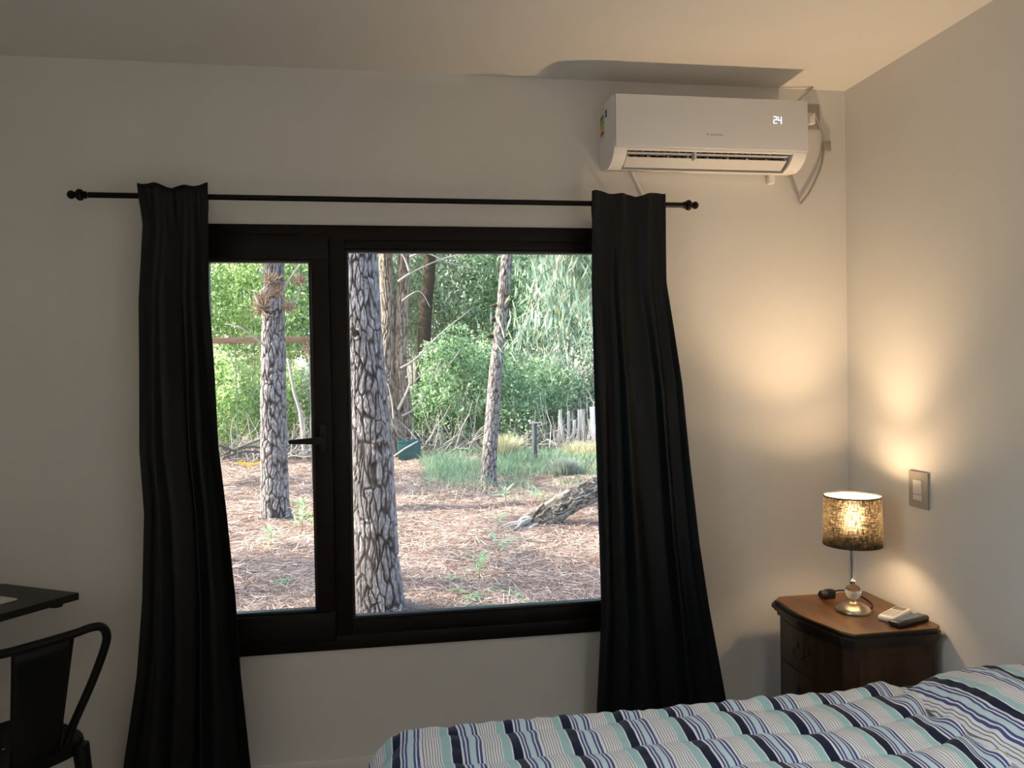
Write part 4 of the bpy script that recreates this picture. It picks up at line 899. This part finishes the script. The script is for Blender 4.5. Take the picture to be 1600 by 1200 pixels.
Pc = SP[kk]+rg.normal(0,.13,(n,3)); D = unit(np.stack([rg.normal(0,.42,n),rg.normal(0,.42,n),-np.abs(rg.normal(1,.3,n))],-1)); S = unit(np.cross(D,rg.normal(0,1,(n,3))))
V,F,t = leaves(Pc,D,S,rg.uniform(.11,.22,n),rg.uniform(.016,.027,n),np.clip(rg.beta(1.2,1.4,n),0,.99)); t = np.where(rg.uniform(0,1,n) < .02,1.0,t)
stuff(link('foliage',npmesh('foliage',V,F,{'tint':('FACE',t)},False),M['leaf_euca'],eu,False))
def blade_leaf(nm, m, nseg=5, curl=.25, wid=.16, tv_=.45):
    b = MB(); VV=[]
    for i in range(nseg+1):
        s = i/nseg; w = wid*math.sin(PI*min(1,s*.92+.06))**.8*.5; zz = -curl*s*s
        VV += [(s,-w,zz+.02*w),(s,0,zz-.12*w),(s,w,zz+.02*w)]
    FF = [(i*3+j,(i+1)*3+j,(i+1)*3+j+1,i*3+j+1) for i in range(nseg) for j in range(2)]
    me = bpy.data.meshes.new(nm); me.from_pydata(VV,[],FF); a = me.attributes.new('tint','FLOAT','FACE'); a.data.foreach_set('value',[tv_]*len(FF)); me.shade_smooth(); me.materials.append(M[m]); return me
LFE = blade_leaf('long_leaf','leaf_euca',5,.12,.13)
for i in range(260):
    p = SP[rg.integers(0,len(SP))]+rg.normal(0,.12,3)-np.array([0,.35,0]); o = bpy.data.objects.new('leaf',LFE); COL.objects.link(o); o.parent = eu; o.matrix_parent_inverse = Matrix.Translation((-ex,-ey,-GZ))
    l = rg.uniform(.13,.23); o.location = p; o.scale = (l,l,l); o.rotation_euler = (rg.uniform(0,6.28),PI/2+rg.normal(0,.4),rg.uniform(0,6.28))

# ---- small plants on the needles: every leaf its own part
LF1 = blade_leaf('plant_leaf','leaf_mid',5,.30,.26,.62); LF2 = blade_leaf('plant_leaf_lime','leaf_lime',5,.22,.34,.5); LF3 = blade_leaf('plant_leaf_grass','grassb',5,.30,.20,.75)
def plant(px, py, h, n, ll, lf, label, name='young_plant', seed=0, spread=1.0, levels=3, lean=0.9):
    p = AT(px,py,'z',GZ); z = float(ghgt(p[0],p[1])); rg = np.random.default_rng(seed+int(px))
    e = thing(name,label,'plant',(p[0],p[1],z))
    top = (p[0]+rg.normal(0,.02),p[1],z+h)
    MB().tube([(p[0],p[1],z-.02),((p[0]+top[0])/2+.006,p[1],z+h*.5),top],[.006,.005,.003],6).build('stem',M['stem'],e,ang=180)
    for i in range(n):
        s = .35+.65*(i/max(n-1,1)); o = bpy.data.objects.new('leaf',lf); COL.objects.link(o); o.parent = e
        o.location = ((top[0]-p[0])*s,0,h*s); l = 1.25*ll*rg.uniform(.7,1.2); o.scale = (l,l,l)
        o.rotation_euler = (rg.normal(0,.2),-(rg.uniform(.3*lean,1.15*lean)),i*2.4+rg.normal(0,.3))
    return e
plant(790,788,.14,12,.17,LF3,'bright green rosette plant right of the slender pine',seed=1)
plant(837,787,.16,9,.15,LF3,'green plant with yellow tip growing behind the fallen log',seed=2)
yc = AT(851,777,'y',7.3); 
plant(853,788,.10,6,.09,LF2,'small yellow leaved sprout beside the fallen log',seed=3)
plant(777,832,.16,6,.13,LF1,'dark green sprout left of the fallen log root',seed=4)
plant(783,868,.16,7,.16,LF3,'upright bright sprout between the log and the window sill',seed=5)
plant(748,902,.20,13,.11,LF1,'bushy blue green seedling in the middle of needles',seed=6)
plant(472,828,.34,20,.13,LF1,'tall leafy seedling right of the tufted pine base',seed=7)
plant(486,818,.12,7,.10,LF2,'small lime seedling against the window mullion',seed=8)
plant(422,858,.16,12,.12,LF1,'green seedling in front of the tufted pine',seed=9)
plant(461,822,.09,7,.08,LF1,'low sprout close to the tufted pine base',seed=10)
k = 0
for px,py in ((735,935),(752,930),(768,918),(790,912),(806,920),(715,925),(700,905),(820,938),(760,946),(730,946),(437,918),(445,913),(905,945)):
    k += 1
    plant(px,py,.03,7,.075,LF1,('flat green weed rosette low on the needles near the sill' if px > 600 else 'flat green weed rosette low in the left pane'),'weed_rosette',seed=20+k,lean=.35)['group'] = 'weeds on the needles near the sill' if px > 600 else 'weeds in the left pane'

# ---- grass, tufts
def grass(name, label, fn, n, l0, l1, m, seed, wid=.012, lean=.35, cat='grass'):
    rg = np.random.default_rng(seed); P0 = fn(rg,n); l = rg.uniform(l0,l1,len(P0)); a = rg.uniform(0,2*PI,len(P0)); e = np.abs(rg.normal(0,lean,len(P0)))
    D = np.stack([np.sin(e)*np.cos(a),np.sin(e)*np.sin(a),np.cos(e)],-1)*l[:,None]; S = unit(np.stack([-np.sin(a+1),np.cos(a+1),0*a],-1))
    B = np.stack([np.cos(a),np.sin(a),-.4+0*a],-1)*(l*.10)[:,None]
    V,F,t = blades(P0,D,np.full(len(P0),wid),S,rg.beta(2,2,len(P0)),B)
    o = link(name,npmesh(name,V,F,{'tint':('FACE',t)},False),M[m],None,False); stuff(o); return tag(o,label,cat)
def patch(x0,x1,y0,y1,cx,cy,sx,sy):
    def fn(rg,n):
        x = rg.normal(cx,sx,n); y = rg.normal(cy,sy,n); k = (x>x0)&(x<x1)&(y>y0)&(y<y1); x,y = x[k],y[k]
        kk = np.array([noise.noise(Vector((a*1.4,c*1.1,5))) for a,c in zip(x,y)]) > -.12; x,y = x[kk],y[kk]
        return np.stack([x,y,ghgt(x,y)],-1)
    return fn
grass('grass_patch','green grass patch around the slender pine',patch(.15,6,8.6,13.6,2.0,11.2,1.5,1.2),11000,.08,.28,'grassb',5,.010,.5)
grass('grass_patch','thin short grass on the open ground at right',patch(.3,6,7.2,12.5,2.6,9.4,1.5,1.2),2600,.05,.16,'drygrass',6)
def dome(cx,cy,r):
    def fn(rg,n):
        a = rg.uniform(0,2*PI,n); q = r*np.sqrt(rg.uniform(0,1,n)); x = cx+q*np.cos(a); y = cy+q*np.sin(a); return np.stack([x,y,ghgt(x,y)],-1)
    return fn
q = AT(880,742,'z',GZ); grass('grass_tuft','grey green grass tussock at the right of the clearing',dome(q[0],q[1],.13),1500,.22,.36,'greygrass',7,.008,.55,'grass tuft')
q = AT(785,718,'z',GZ); grass('grass_tuft','pale straw grass tussock behind the slender pine',dome(q[0],q[1],.22),1500,.30,.55,'drygrass',8,.010,.55,'grass tuft')
q = AT(925,715,'z',GZ); grass('grass_tuft','dry straw grass clump at the fence foot',dome(q[0],q[1],.5),2200,.20,.42,'drygrass',9,.010,.45,'grass tuft')

# ---- swing frame, swing
sy_ = 8.95
sf = thing('garden_swing_stand','weathered wooden swing beam on posts behind the tufted pine','swing frame',(-1.9,sy_,GZ))
MB().box(-2.95,-1.0,sy_-.05,sy_+.05,1.90,1.985,.006).build('beam',M['beam'],sf)
MB().tube([(-1.045,sy_,GZ-.05),(-1.045,sy_,1.90)],.045,12).build('post',M['post'],sf); MB().tube([(-2.88,sy_,GZ-.05),(-2.88,sy_,1.90)],.045,12).build('post',M['post'],sf)
tuft(sf,(-1.06,sy_-.08,1.80),.16,160,77,-.3)
sg = thing('swing','yellow plastic swing seat hanging on thin ropes from beam','swing',(-1.94,sy_,.2))
b = MB(); VV=[]; n = 12
for i in range(n+1):
    s = -1+2*i/n; x = -1.94+s*.175; z = .185-.035*(1-s*s)
    VV += [(x,sy_-.07,z),(x,sy_+.07,z),(x,sy_+.07,z+.016),(x,sy_-.07,z+.016)]
FF = [(i*4+j,(i+1)*4+j,(i+1)*4+(j+1)%4,i*4+(j+1)%4) for i in range(n) for j in range(4)]+[(0,1,2,3),(n*4+3,n*4+2,n*4+1,n*4)]
b.add(VV,FF).build('seat',M['yellow'],sg)
for x in (-2.115,-1.765): MB().tube([(x,sy_,.195),(x,sy_,1.90)],.008,6).build('rope',M['rope'],sg)

# ---- fallen log
fl = thing('fallen_log','weathered grey fallen log with splintered root at right','log',(1.9,5.8,GZ))
trunk('log_wood',[(1.40,5.80,GZ-.02),(1.55,5.78,GZ+.03),(1.70,5.76,GZ+.09),(1.86,5.76,GZ+.175),(2.08,5.78,GZ+.30),(2.40,5.82,GZ+.41),(2.90,5.9,GZ+.50),(3.4,6.0,GZ+.52)],[.05,.105,.14,.13,.125,.125,.11,.07],11,1.1,.022,110,220,M['deadwood'],fl,44,warp=1.0)
rg = np.random.default_rng(8)
for i in range(12):
    x = rg.uniform(1.45,1.75); a = PI+rg.normal(0,.7); l = rg.uniform(.18,.42); z0 = GZ+rg.uniform(.03,.14)
    q = smooth_path([(x+.06,5.72,z0),(x+.5*l*math.cos(a),5.68+.3*l*math.sin(a),z0-.01),(x+l*math.cos(a),5.66+.5*l*math.sin(a),GZ+.015)],4)
    MB().tube(q,list(np.linspace(.020,.006,len(q))),6).build('root',M['palewood'],fl,ang=180)
branch_bits(fl,[([(1.62,5.66,GZ+.16),(1.76,5.60,GZ+.04),(1.84,5.56,GZ+.01)],.012,.006),([(1.58,5.70,GZ+.12),(1.66,5.68,GZ+.22),(1.70,5.66,GZ+.27)],.018,.006),([(1.84,5.74,GZ+.06),(1.94,5.68,GZ+.015),(2.05,5.62,GZ+.02)],.035,.028)],M['deadwood'],'splinter')

# ---- post, fence, sheet, crate
pp_ = AT(836,726,'z',GZ); 
gp = thing('wooden_post','short dark upright post standing in the grass','post',(pp_[0],pp_[1],GZ))
MB().lathe([(0.048,-.05),(0.046,.78),(0.042,.80),(0.02,.81)],(pp_[0],pp_[1],GZ),14).build('shaft',M['post'],gp)
MB().box(pp_[0]-.10,pp_[0]+.12,pp_[1]-.075,pp_[1]-.05,GZ+.76,GZ+.79,.004).build('cross_stick',M['palewood'],gp)
fn_ = thing('fence','bleached leaning plank fence at the right edge of clearing','fence',(4.0,13.3,GZ))
rg = np.random.default_rng(12)
for i in range(12):
    x = 3.55+i*.10+rg.normal(0,.02); h = rg.uniform(.62,.92); b = MB(); b.box(-.030,.030,-.012,.012,-.05,h,.003); b.xform(Matrix.Translation((x,13.3+rg.normal(0,.02),GZ)) @ Matrix.Rotation(rg.normal(0,.08),4,'Y')); b.build('plank',M['palewood'],fn_)
MB().box(3.45,4.75,13.32,13.35,GZ+.25,GZ+.31).build('rail',M['palewood'],fn_)
mt_ = thing('metal_sheet','pale metal sheet leaning at the right end of fence','metal sheet',(4.55,13.1,GZ))
b = MB(); VV=[]; n = 40
for i in range(n+1):
    x = 4.22+i*.018; VV += [(x,13.12+.010*math.sin(i*1.57),GZ-.02),(x,13.24+.010*math.sin(i*1.57),GZ+.95)]
sm_ = b.add(VV,[(2*i,2*i+2,2*i+3,2*i+1) for i in range(n)]).build('corrugated_sheet',M['sheet'],mt_,ang=180); sm_.modifiers.new('t','SOLIDIFY').thickness = .003
cr_ = thing('plastic_crate','teal plastic crate by the twin stemmed tree foot','crate',(.42,13.4,GZ))
b = MB(); x0,x1,y0,y1,z0,z1 = .22,.68,13.1,13.45,GZ,GZ+.36
b.box(x0,x1,y0,y0+.02,z0,z1,.004); b.box(x0,x1,y1-.02,y1,z0,z1,.004); b.box(x0,x0+.02,y0+.018,y1-.018,z0,z1,.004); b.box(x1-.02,x1,y0+.018,y1-.018,z0,z1,.004); b.box(x0+.018,x1-.018,y0+.018,y1-.018,z0,z0+.02); b.build('walls',M['teal'],cr_)
MB().box(x0-.012,x1+.012,y0-.012,y0+.012,z1-.04,z1+.004,.004).box(x0-.012,x1+.012,y1-.012,y1+.012,z1-.04,z1+.004,.004).build('rim',M['teal'],cr_)
tag(MB().tube([(.05,13.0,GZ+.02),(.35,13.02,GZ+.22),(.62,13.04,GZ+.36)],.016,8).build('pale_stick',M['palewood'],ang=180),'pale straight stick leaning on the teal crate','stick')
